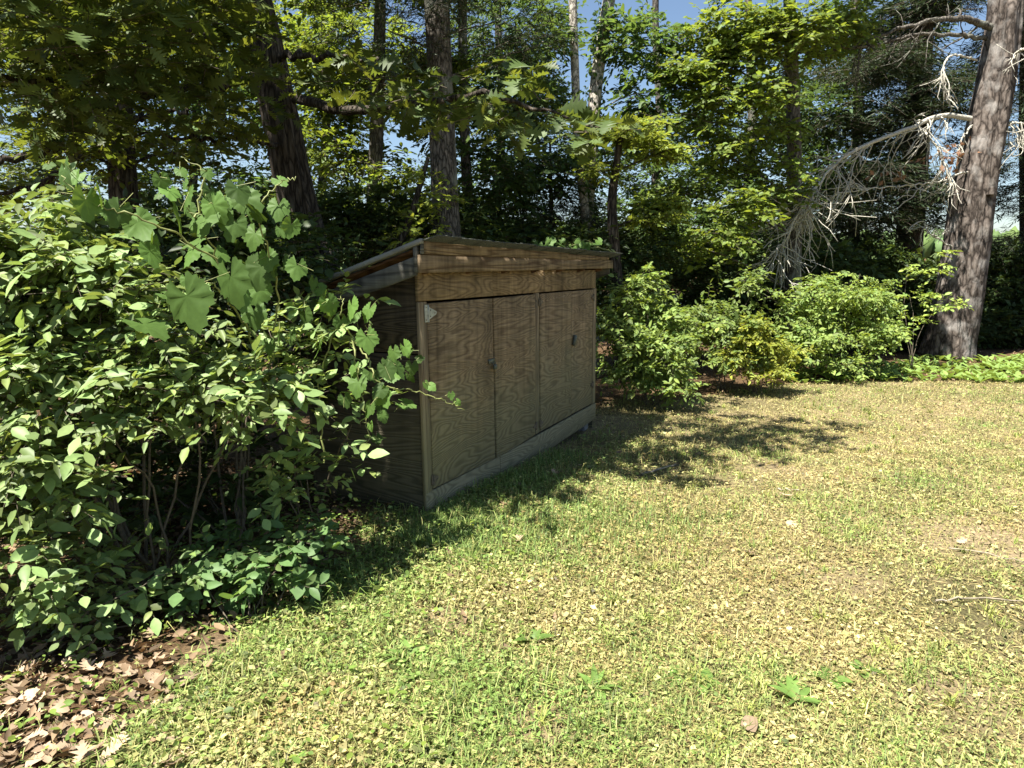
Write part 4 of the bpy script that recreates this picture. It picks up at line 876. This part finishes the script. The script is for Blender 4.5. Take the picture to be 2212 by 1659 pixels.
# sunny shrubs along the far edge of the lawn
shrub('sunny_shrub', 'tall rounded bright-green shrub just past the end of the shed', (1400, 872), 9,
      [(1402, 610, 9.0, .16, .16), (1405, 650, 9.0, .30, .22), (1390, 720, 8.9, .45, .25), (1440, 760, 8.8, .4, .2), (1350, 790, 8.9, .35, .2), (1420, 830, 8.8, .45, .12), (1470, 700, 9.0, .3, .2), (1340, 690, 9.1, .25, .2)],
      950, 8, .22, .07, M_bright, 501, leaf=SIMPLE, horiz=.4, clump=5, stem_r=.010, shell=.6, face=.7, sun=.5)
shrub('sunny_shrub', 'middle bright-green shrub with loose upright shoots', (1560, 840), 8,
      [(1540, 670, 10.2, .4, .25), (1590, 700, 10.1, .4, .22), (1560, 760, 10, .4, .2), (1625, 630, 10.3, .22, .22), (1545, 640, 10.3, .14, .14), (1520, 740, 10.2, .35, .2)],
      620, 8, .22, .07, M_bright, 511, leaf=SIMPLE, horiz=.35, clump=5, stem_r=.009, shell=.6, face=.7, sun=.5)
shrub('yellow_shrub', 'small yellow-green shrub on bare thin stems at the lawn edge', (1628, 850), 9,
      [(1635, 700, 9.7, .16, .12), (1640, 735, 9.7, .3, .12), (1600, 770, 9.8, .28, .1), (1660, 770, 9.8, .3, .1), (1630, 800, 9.7, .32, .07), (1700, 760, 9.9, .2, .1)],
      430, 8, .18, .06, M_yellow2, 521, leaf=SIMPLE, horiz=.5, clump=4, stem_r=.006, yellow=.08, face=.6, sun=.5)
shrub('sunny_shrub', 'wide spreading sunlit shrub between the yellow shrub and the pine', (1800, 800), 10,
      [(1720, 660, 11.4, .5, .22), (1800, 640, 11.6, .6, .22), (1880, 660, 11.8, .5, .22), (1760, 720, 11.3, .6, .22), (1850, 720, 11.5, .6, .2), (1900, 620, 12, .35, .15), (1760, 610, 11.8, .2, .16), (1840, 600, 11.9, .18, .14), (1680, 640, 11.4, .18, .2), (1700, 740, 11.2, .4, .2), (1800, 770, 11.2, .6, .12)],
      1250, 8, .26, .075, M_bright, 531, leaf=SIMPLE, horiz=.55, clump=5, stem_r=.010, shell=.6, face=.7, sun=.5)
shrub('beech_sapling', 'sparse pale sapling with flat leaf sprays in front of the pine trunk', (1975, 800), 4,
      [(2000, 580, 12.6, .3, .08), (1985, 640, 12.6, .35, .08), (2030, 660, 12.5, .3, .06), (1960, 690, 12.6, .3, .08), (2020, 545, 12.7, .16, .06)],
      80, 8, .24, .075, M_lily, 541, leaf=SIMPLE, horiz=.85, stem_r=.008, cat='sapling')

# ------------------------------------------------------------------ grape vines
GR = [leaf_grape(k) for k in range(6)]
def vine(name, label, shoots, lv, seed, mat=M_grape, cat='vine', jit=1.0):
    """shoots: pixel polylines (x,y,Y); lv: (x, y, Y, size m, turn) of each leaf"""
    rng = np.random.default_rng(seed); P0 = at(*shoots[0][0]); base = np.array(P0); base[2] = float(ground_z(base[0], base[1]))
    t = thing(name, base, label, cat)
    for c in shoots:
        P = spline([at(*q) for q in c], 8*len(c)); P[1:] += rng.standard_normal(P[1:].shape)*.006
        V, Fs = tube_arrays(P, np.linspace(.0055, .002, len(P)), 6); g = Geo(); g.add(V, Fs); g.build('shoot', M_vine, t, base, True)
    me = [tmpl_mesh('leaf', q, mat) for q in GR]
    P = []; D = []; Nn = []; S = []; A0 = []
    lv = list(lv) + [(x+jit*rng.normal(0, 34), y+jit*rng.normal(0, 30), Y+jit*rng.uniform(.05, .4), sz*rng.uniform(.45, .95), turn+rng.normal(0, 40)) for x, y, Y, sz, turn in lv if sz > .07]
    for x, y, Y, sz, turn in lv:
        c = at(x, y, Y+rng.normal(0, .05)); a = math.radians(turn+rng.normal(0, 14))
        d = np.array([math.sin(a), -.35+rng.normal(0, .2), -math.cos(a)]); nn = np.array([-.25+rng.normal(0, .55), -.5+rng.normal(0, .5), .7+rng.normal(0, .35)])
        if sz > .19: nn = np.array([-.45, -.5, .8])
        d = norm(d); P.append(c-d*sz*.42); D.append(d); Nn.append(nn); sz *= .88; S.append(sz)
        A0.append(c-d*sz*.42 - norm(d*.5+rng.standard_normal(3)*.4-np.array([0, 0, -.5]))*sz*.8)
    P, D, Nn, S, A0 = map(np.array, (P, D, Nn, S, A0))
    leaf_objects('leaf', me, P, D, norm(Nn), S, mat, t, base, rng)
    g = Geo(); V, Fs = sticks(A0, P, .0016, .0013); g.add(V, Fs); g.build('leaf_stalks', M_vine, t, base)['kind'] = 'stuff'
    return t
vine('grape_vine', 'wild grape vine with broad toothed leaves climbing above the big shrub',
     [[(560, 900, 3.7), (540, 720, 3.5), (470, 560, 3.3), (420, 470, 3.2), (330, 380, 3.1)], [(560, 900, 3.7), (600, 650, 3.5), (560, 470, 3.3), (600, 400, 3.3), (640, 385, 3.3)], [(470, 560, 3.3), (330, 480, 3.1), (200, 440, 3.0), (130, 380, 3.0)], [(540, 720, 3.5), (470, 620, 3.2), (400, 630, 3.1)], [(420, 470, 3.2), (440, 380, 3.2), (395, 340, 3.2)]],
     [(140, 385, 3.0, .13, 10), (165, 400, 2.95, .10, 30), (185, 455, 3.0, .14, -10), (220, 430, 3.05, .11, 20), (250, 470, 3.0, .12, 5), (310, 500, 3.1, .15, 20), (330, 540, 3.1, .11, 30), (350, 400, 3.15, .08, 0), (370, 420, 3.1, .10, 15),
      (400, 440, 3.1, .12, -10), (390, 480, 3.15, .14, 10), (440, 490, 3.1, .17, -5), (470, 460, 3.15, .13, 20), (520, 425, 3.2, .12, 50), (545, 440, 3.2, .14, 55), (560, 465, 3.2, .12, 40), (600, 460, 3.3, .11, 10), (500, 500, 3.2, .13, 0), (545, 520, 3.25, .12, -15),
      (625, 500, 3.4, .10, 0), (610, 395, 3.3, .08, 60), (450, 380, 3.2, .06, 0), (395, 375, 3.15, .06, 20), (330, 560, 3.1, .12, 0), (410, 560, 3.3, .12, 0), (470, 560, 3.4, .14, 10), (560, 600, 3.4, .17, 0),
      (420, 675, 2.8, .22, 35), (505, 630, 2.95, .2, 20), (370, 640, 3.0, .09, 70), (440, 625, 3.05, .09, 80), (550, 690, 3.4, .13, 10), (600, 730, 3.4, .10, -10), (540, 770, 3.3, .09, -60), (580, 580, 3.5, .14, 0), (640, 590, 3.6, .12, 10)], 601)
vine('grape_vine', 'grape vine shoot hanging over the corner of the shed',
     [[(700, 1000, 3.9), (690, 840, 3.9), (720, 720, 3.9), (740, 650, 3.9), (700, 640, 3.9)], [(740, 700, 3.85), (790, 770, 3.75), (820, 830, 3.7), (870, 840, 3.72), (930, 855, 3.75), (970, 870, 3.8), (1000, 885, 3.85)], [(760, 730, 3.8), (775, 830, 3.7), (790, 900, 3.65), (800, 960, 3.65)]],
     [(715, 668, 3.85, .12, -10), (760, 675, 3.9, .13, 10), (795, 745, 3.75, .13, 0), (690, 760, 3.8, .12, 0), (735, 705, 3.85, .09, 30), (770, 840, 3.65, .12, -10), (810, 815, 3.7, .11, 60), (840, 808, 3.7, .11, 30), (865, 805, 3.7, .11, 20), (890, 800, 3.75, .08, 10), (830, 865, 3.65, .12, 20), (815, 850, 3.65, .09, -30),
      (795, 890, 3.65, .09, -20), (935, 838, 3.75, .055, 40), (920, 835, 3.75, .05, 10), (975, 858, 3.8, .05, 10), (990, 872, 3.83, .045, 50), (760, 800, 3.75, .08, -40), (800, 925, 3.65, .06, 0), (830, 905, 3.65, .07, 20), (660, 690, 3.95, .11, 0), (690, 650, 3.95, .1, -20), (880, 760, 3.8, .1, 20), (850, 770, 3.8, .09, 0)], 611)
vine('roof_vine', 'grape shoot trailing over the far end of the shed roof',
     [[(1330, 545, 8.0), (1290, 535, 7.6), (1240, 530, 7.3), (1190, 535, 7.0), (1150, 540, 6.8)], [(1290, 535, 7.6), (1270, 520, 7.4), (1240, 515, 7.3)]],
     [(1160, 535, 6.85, .10, -20), (1190, 525, 7.0, .12, 10), (1180, 545, 6.9, .10, 20), (1215, 530, 7.1, .13, 60), (1235, 545, 7.2, .12, 0), (1250, 530, 7.25, .12, -20), (1285, 528, 7.5, .14, 70), (1265, 540, 7.3, .11, 10), (1210, 548, 7.1, .10, 0)], 621, jit=.2)

# ------------------------------------------------------------------ lawn
rng = np.random.default_rng(900)
_bp = [(gnd(*q), r) for q, r in (((2170, 1340), .42), ((2080, 1290), .3), ((2130, 1180), .35), ((1640, 1010), .22), ((1420, 1010), .25), ((1580, 1040), .2), ((1150, 1560), .16), ((960, 1340), .14), ((2120, 1560), .25), ((1850, 1260), .2), ((1500, 880), .5), ((1600, 868), .4))]
def bare(x, y):
    m = 0
    for p, r in _bp: m = np.maximum(m, np.exp(-((x-p[0])**2+(y-p[1])**2*.8)/(r*r)))
    ss = (x-A[0])*U[0]+(y-A[1])*U[1]; bb = (x-A[0])*B_[0]+(y-A[1])*B_[1]
    m = np.maximum(m, .75*smooth(.6, 1.4, ss)*smooth(4.4, 3.6, ss)*smooth(-.75, -.25, bb))
    return np.clip(m*1.5*(.35+1.1*fbm(x*6, y*6)), 0, 1)
def lawn_pts(n, near=1.9, far=12.5, k=1.25):
    """uniform over the lawn but thinner with distance"""
    u = rng.random(n*3); y = near*(far/near)**(u**1.0)       # density ~ 1/y
    x = rng.uniform(-.62, .98, n*3)*(y+1.0)
    keep = rng.random(n*3) < lawn_mask(x, y)*.97 + .03
    s = (x-A[0])*U[0]+(y-A[1])*U[1]; b = (x-A[0])*B_[0]+(y-A[1])*B_[1]
    keep &= rng.random(n*3) > bare(x, y)*.7
    keep &= ~((s > -.02) & (s < 3.5) & (b > -.01) & (b < .95))
    x, y = x[keep][:n], y[keep][:n]
    return x, y, ground_z(x, y)
def patch(x, y): return fbm(x*1.3+4, y*1.3+8)            # lush / dry patches
def green_by_shed(x, y):                                      # greener, taller growth along the shed
    s = (x-A[0])*B_[0]+(y-A[1])*B_[1]; return smooth(-2.2, -.4, s)*smooth(9, 6, y)
gg = Geo()
# creeping leaflets (clover, mouse-ear)
n = 170000; x, y, z = lawn_pts(n); n = len(x); w = patch(x, y); by_shed = green_by_shed(x, y)
P = np.stack([x, y, z+rng.uniform(.002, .022, n)*(1+by_shed)], -1); a = rng.uniform(0, 6.283, n)
D = np.stack([np.cos(a), np.sin(a), rng.uniform(-.2, .5, n)], -1); Nn = norm(np.array([[0, 0, 1.0]]) + rng.standard_normal((n, 3))*.45)
S = np.clip(np.exp(rng.normal(-4.45, .38, n)), .005, .034)*(1+.06*y)*(1+.25*by_shed)
tm = leaf_diamond(.7, .05, -.05); V, Fs = leaves(tm, P, norm(D), Nn, S)
g_ = np.clip((w-.48)*1.8 + .2 + by_shed*.45 + rng.normal(0, .34, n), -.1, 1.0)[:, None]; b = np.clip(1+.42*rng.standard_normal((n, 1)), .25, 2.0)
dry = np.array([[1.38, 1.2, 1.25]]); grn = np.array([[.66, .98, .58]]); b = b*(.72+.56*fbm(x*5+2, y*5))[:, None]; br = smooth(.52, .72, fbm(x*2.6+31, y*2.6))[:, None]*rng.random((n, 1)); T = (dry*(1-g_) + grn*g_)*b*(1-br*np.array([[.12, .32, .35]]))
gg.add(V, Fs, np.repeat(T, len(tm[0]), 0))
# blades
n = 150000; x, y, z = lawn_pts(n); n = len(x); w = patch(x, y); by_shed = green_by_shed(x, y)
h = rng.gamma(3.2, .0072, n)*(1+.5*smooth(.45, .8, w)+.8*by_shed)*(1+.03*y); a = rng.uniform(0, 6.283, n); le = rng.uniform(.2, 1.5, n)
base = np.stack([x, y, z-.004], -1); dirh = np.stack([np.cos(a), np.sin(a), np.zeros(n)], -1); sd = np.stack([-np.sin(a), np.cos(a), np.zeros(n)], -1)
wd = (rng.uniform(.0010, .0022, n)*(1+.09*y))[:, None]
mid = base + dirh*(h*le*.35)[:, None] + np.array([0, 0, 1])*(h*.62)[:, None]; tip = base + dirh*(h*le)[:, None] + np.array([0, 0, 1])*(h*(1-.38*le))[:, None]
V = np.stack([base-sd*wd, base+sd*wd, mid+sd*wd*.8, mid-sd*wd*.8, tip], 1).reshape(-1, 3); o5 = (np.arange(n)*5)[:, None]
g_ = np.clip((w-.46)*1.6 + .2 + by_shed*.4 + rng.normal(0, .38, n), 0, 1)[:, None]; b = np.clip(1+.36*rng.standard_normal((n, 1)), .3, 1.9)
T = (np.array([[1.36, 1.17, 1.15]])*(1-g_) + np.array([[.64, .95, .55]])*g_)*b
gg.add(V, [o5+np.array([[0, 1, 2, 3]]), o5+np.array([[3, 2, 4]])], np.repeat(T, 5, 0))
# coarse tufts
nt = 520; xt, yt, zt = lawn_pts(nt); nt = len(xt); nb = 16; n = nt*nb
x = np.repeat(xt, nb)+rng.normal(0, .014, n); y = np.repeat(yt, nb)+rng.normal(0, .014, n); z = ground_z(x, y); hh = np.repeat(rng.uniform(.04, .095, nt), nb)*rng.uniform(.5, 1.15, n)
a = rng.uniform(0, 6.283, n); le = rng.uniform(.3, 1.5, n); base = np.stack([x, y, z-.004], -1); dirh = np.stack([np.cos(a), np.sin(a), np.zeros(n)], -1); sd = np.stack([-np.sin(a), np.cos(a), np.zeros(n)], -1); wd = (rng.uniform(.0014, .0028, n)*(1+.06*y))[:, None]
mid = base + dirh*(hh*le*.35)[:, None] + np.array([0, 0, 1])*(hh*.6)[:, None]; tip = base + dirh*(hh*le)[:, None] + np.array([0, 0, 1])*(hh*(1-.4*le))[:, None]
V = np.stack([base-sd*wd, base+sd*wd, mid+sd*wd*.8, mid-sd*wd*.8, tip], 1).reshape(-1, 3); o5 = (np.arange(n)*5)[:, None]
T = np.repeat(rng.uniform(.75, 1.1, (nt, 1))*np.array([[.7, .95, .55]]) + rng.uniform(0, .35, (nt, 1))*np.array([[1.0, .6, .3]]), nb, 0)*np.clip(1+.25*rng.standard_normal((n, 1)), .4, 1.7)
gg.add(V, [o5+np.array([[0, 1, 2, 3]]), o5+np.array([[3, 2, 4]])], np.repeat(T, 5, 0))
# straw lying flat
n = 34000; x, y, z = lawn_pts(n); n = len(x)
P = np.stack([x, y, z+rng.uniform(.003, .015, n)], -1); a = rng.uniform(0, 6.283, n); D = np.stack([np.cos(a), np.sin(a), rng.uniform(-.1, .15, n)], -1)
tm = leaf_diamond(.06, .0, .03); V, Fs = leaves(tm, P, norm(D), norm(np.array([[0, 0, 1.0]])+rng.standard_normal((n, 3))*.3), rng.uniform(.03, .075, n)*(1+.05*y), np.full(n, 1.0))
gg.add(V, Fs, np.repeat(np.array([[1.45, 1.12, 1.15]])*np.clip(1+.25*rng.standard_normal((n, 1)), .5, 1.5), len(tm[0]), 0))
grass = gg.build('grass', M_grass); tag(grass, 'short dry yellow-green lawn of grass blades and creeping clover', 'grass', kind='stuff')

# longer grass left unmown along the foot of the shed
gg = Geo(); n = 5200
s = -.5+2.6*rng.random(n)**1.6; b = -.08-np.abs(rng.normal(0, .30, n)); x = A[0]+U[0]*s+B_[0]*b; y = A[1]+U[1]*s+B_[1]*b
x2 = rng.normal(.4, .5, 2600); y2 = rng.normal(4.3, .35, 2600); x = np.concatenate([x, x2]); y = np.concatenate([y, y2]); n = len(x)
sh = (x-A[0])*B_[0]+(y-A[1])*B_[1] < -.02; x, y = x[sh], y[sh]; n = len(x)
z = ground_z(x, y); h = rng.uniform(.03, .10, n); a = rng.uniform(0, 6.283, n); le = rng.uniform(.1, .9, n)
base = np.stack([x, y, z-.004], -1); dirh = np.stack([np.cos(a), np.sin(a), np.zeros(n)], -1); sd = np.stack([-np.sin(a), np.cos(a), np.zeros(n)], -1); wd = rng.uniform(.0015, .003, n)[:, None]
mid = base + dirh*(h*le*.35)[:, None] + np.array([0, 0, 1])*(h*.62)[:, None]; tip = base + dirh*(h*le)[:, None] + np.array([0, 0, 1])*(h*(1-.3*le))[:, None]
V = np.stack([base-sd*wd, base+sd*wd, mid+sd*wd*.8, mid-sd*wd*.8, tip], 1).reshape(-1, 3); o5 = (np.arange(n)*5)[:, None]
gg.add(V, [o5+np.array([[0, 1, 2, 3]]), o5+np.array([[3, 2, 4]])], np.repeat(np.array([[.62, .92, .6]])*np.clip(1+.25*rng.standard_normal((n, 1)), .4, 1.8), 5, 0))
tag(gg.build('long_grass', M_grass), 'longer green grass growing along the foot of the shed', 'grass', kind='stuff')

# shaded ground plants and litter beneath the shrubs and trees
gg = Geo(); n = 15000
x = np.concatenate([rng.uniform(-3.6, 0.2, n//2), rng.uniform(-12, 14, n//2)]); y = np.concatenate([rng.uniform(1.8, 6.0, n//2), rng.uniform(7.5, 17, n//2)]); k = rng.random(n) > lawn_mask(x, y)*.98; x, y = x[k], y[k]; n = len(x)
P = np.stack([x, y, ground_z(x, y)+rng.uniform(.004, .03, n)], -1); a = rng.uniform(0, 6.283, n)
tm = leaf_simple(.6, .3, .3); V, Fs = leaves(tm, P, norm(np.stack([np.cos(a), np.sin(a), rng.uniform(-.2, .3, n)], -1)), norm(np.array([[0, 0, 1.0]])+rng.standard_normal((n, 3))*.4), rng.uniform(.025, .065, n), rng.uniform(.7, 1.1, n))
T = np.clip(1+.4*rng.standard_normal((n, 1)), .25, 1.7)*np.array([[.62, .58, .52]]); gg.add(V, Fs, np.repeat(T, len(tm[0]), 0))
tag(gg.build('leaf_litter', M_dry), 'brown leaf litter under the shrubs and trees', 'leaf litter', kind='stuff')
gg = Geo(); n = 6500
x = rng.uniform(-3.4, .1, n); y = rng.uniform(1.9, 5.2, n); k = (rng.random(n) > lawn_mask(x, y)*.5) & (x > -.78*(y+.5)) & (fbm(x*2.2+1, y*2.2) > .42 - .3*smooth(2.6, 3.2, y)); x, y = x[k], y[k]; n = len(x)
P = np.stack([x, y, ground_z(x, y)+rng.uniform(.01, .07, n)], -1); a = rng.uniform(0, 6.283, n)
tm = leaf_ovate(.6, .05, -.1); V, Fs = leaves(tm, P, norm(np.stack([np.cos(a), np.sin(a), rng.uniform(-.1, .5, n)], -1)), norm(np.array([[0, 0, 1.0]])+rng.standard_normal((n, 3))*.4), rng.uniform(.018, .042, n))
gg.add(V, Fs, tints(rng, n, len(tm[0]), .25, .15))
tag(gg.build('ground_cover_plants', M_weed), 'small creeping green plants under the shrub', 'ground cover', kind='stuff')

# dry oak leaves lying where they can be told apart
DRY = [tmpl_mesh('fallen_leaf', leaf_dry(k), M_dry) for k in range(6)]
def fallen(x, y, sz, label, group):
    o = bpy.data.objects.new('fallen_leaf', DRY[int(rng.integers(6))]); C.objects.link(o)
    o.location = (x, y, float(ground_z(x, y))+.012+rng.uniform(0, .02)); o.rotation_euler = (rng.normal(0, .3), rng.normal(0, .3), rng.uniform(0, 6.28)); o.scale = (sz, sz, sz)
    tag(o, label, 'leaf', group)
k = 0
while k < 170:
    px_, py_ = rng.uniform(-40, 440), rng.uniform(1390, 1680)
    if py_ > 1420 + (470-px_)*1.0 and rng.random() < .55: continue
    p = gnd(px_, py_); fallen(p[0], p[1], rng.uniform(.04, .08), 'curled dry brown leaf in the litter beside the shrub', 'dry leaves littered beside the shrub'); k += 1
for (px_, py_) in ((1718, 1133), (1735, 1062), (1640, 1205), (1705, 1075), (1470, 1010), (1500, 985), (1120, 1185), (2090, 1175), (2005, 950), (1880, 1040), (1610, 1560), (1330, 985), (1395, 1000), (1260, 1010), (1560, 940), (1360, 1060), (1450, 930), (1210, 1035)):
    p = gnd(px_, py_); fallen(p[0], p[1], rng.uniform(.06, .10), 'pale dry leaf lying by itself on the mown lawn', 'single dry leaves on the lawn')

# weeds in the lawn
WD = [tmpl_mesh('leaf', leaf_ovate(.42, .06, -.35), M_weed), tmpl_mesh('leaf', leaf_ovate(.58, .05, -.3), M_weed), tmpl_mesh('leaf', leaf_ovate(.24, .05, -.5), M_weed)]
def weed(name, px_, nl, sz, up, label, group, kinds=(0, 1), mat=M_weed, tm=WD):
    p = gnd(*px_); p[2] = float(ground_z(p[0], p[1])); t = thing(name, p, label, 'weed', group)
    a = np.linspace(0, 6.283, nl, endpoint=False)+rng.normal(0, .3, nl)
    D = np.stack([np.cos(a), np.sin(a), up*rng.uniform(.5, 1.4, nl)], -1); Nn = np.stack([-np.cos(a)*up, -np.sin(a)*up, np.ones(nl)], -1)+rng.standard_normal((nl, 3))*.15
    P = np.repeat(p[None], nl, 0)+np.array([0, 0, .006]); S = sz*rng.uniform(.6, 1.2, nl)
    leaf_objects('leaf', [tm[q] for q in kinds], P, norm(D), norm(Nn), S, mat, t, p, rng)
for q in ((1795, 1470), (1860, 1450), (1700, 1480), (1450, 1470), (860, 1480), (900, 1440)):
    weed('plantain_weed', q, 7, .075, .45, 'flat rosette of oval weed leaves in the open sunny lawn', 'broad-leaved weeds in the lawn', (0, 1))
weed('plantain_weed', (1525, 1480), 6, .08, .5, 'glossy broad-leaved weed with one wide rounded leaf lying in the lawn', None, (1,))
for q in ((1285, 1495), (1150, 1390), (880, 1430), (1720, 1520)):
    weed('dandelion_weed', q, 9, .10, .8, 'upright tuft of long narrow weed leaves in the lawn', 'upright leafy weeds in the lawn', (2, 0))
for q in ((560, 1600), (650, 1570), (620, 1640), (540, 1540), (700, 1520), (480, 1620), (600, 1520), (680, 1600), (400, 1600)):
    weed('violet_weed', q, 9, .065, .7, 'clump of pale round-leaved weeds growing where lawn meets leaf litter', 'weed clumps beside the litter', (1,))
for q in ((790, 1290), (820, 1270), (920, 1210), (960, 1180), (1010, 1160), (1060, 1150), (1120, 1130), (1180, 1120), (1250, 1090), (740, 1330)):
    weed('shade_weed', q, 8, .06, .8, 'small bright leafy weed along the edge of the shed shadow', 'weeds along the shadow edge', (0, 1))

# lily-of-the-valley bed by the pine
LI = [tmpl_mesh('leaf', leaf_ovate(.36, .10, -.25), M_lily), tmpl_mesh('leaf', leaf_ovate(.42, .08, -.4), M_lily)]
k = 0
while k < 230:
    px_ = rng.uniform(1690, 2230); py_ = rng.uniform(774 if px_ > 1960 else 786, 826)
    if px_ < 1830 and py_ < 800 and rng.random() < .8: continue
    p = gnd(px_, py_+2); p[2] = float(ground_z(p[0], p[1])); t = thing('lily_plant', p, 'broad-leaved lily plant in the low green bed by the pine', 'plant', 'bed of broad-leaved plants at the foot of the pine')
    nl = int(rng.integers(3, 5)); a = rng.uniform(0, 6.283)+np.arange(nl)*6.283/nl
    D = np.stack([np.cos(a)*.7, np.sin(a)*.7, np.full(nl, .75)*rng.uniform(.6, 1.3, nl)], -1); Nn = np.stack([-np.cos(a), -np.sin(a), np.full(nl, .9)], -1)
    leaf_objects('leaf', LI, np.repeat(p[None], nl, 0)+rng.normal(0, .03, (nl, 3))*np.array([1, 1, 0]), norm(D), norm(Nn), rng.uniform(.14, .25, nl), M_lily, t, p, rng); k += 1

# fallen sticks
def stick(c, r, label):
    P = spline([gnd(*q)+np.array([0, 0, r+.012]) for q in c], 10); P[1:-1] += rng.standard_normal((8, 3))*.006
    V, Fs = tube_arrays(P, np.linspace(r, r*.5, 10), 6, .15, 2); g = Geo(); b = P[0]; g.add(V, Fs); o = g.build('fallen_stick', M_stick, None, b, True); o.location = b; tag(o, label, 'stick')
stick([(2020, 1305), (2090, 1302), (2212, 1306)], .006, 'long pale thin stick lying on the bare patch of lawn')
stick([(1385, 1032), (1420, 1020), (1460, 1008)], .012, 'short grey stick in the dappled shade by the shed')
stick([(2050, 1190), (2120, 1200), (2212, 1222)], .005, 'thin crooked twig across the worn grass')
stick([(1680, 1060), (1710, 1063), (1735, 1066)], .008, 'stubby pale twig lying in the open sunlit grass')
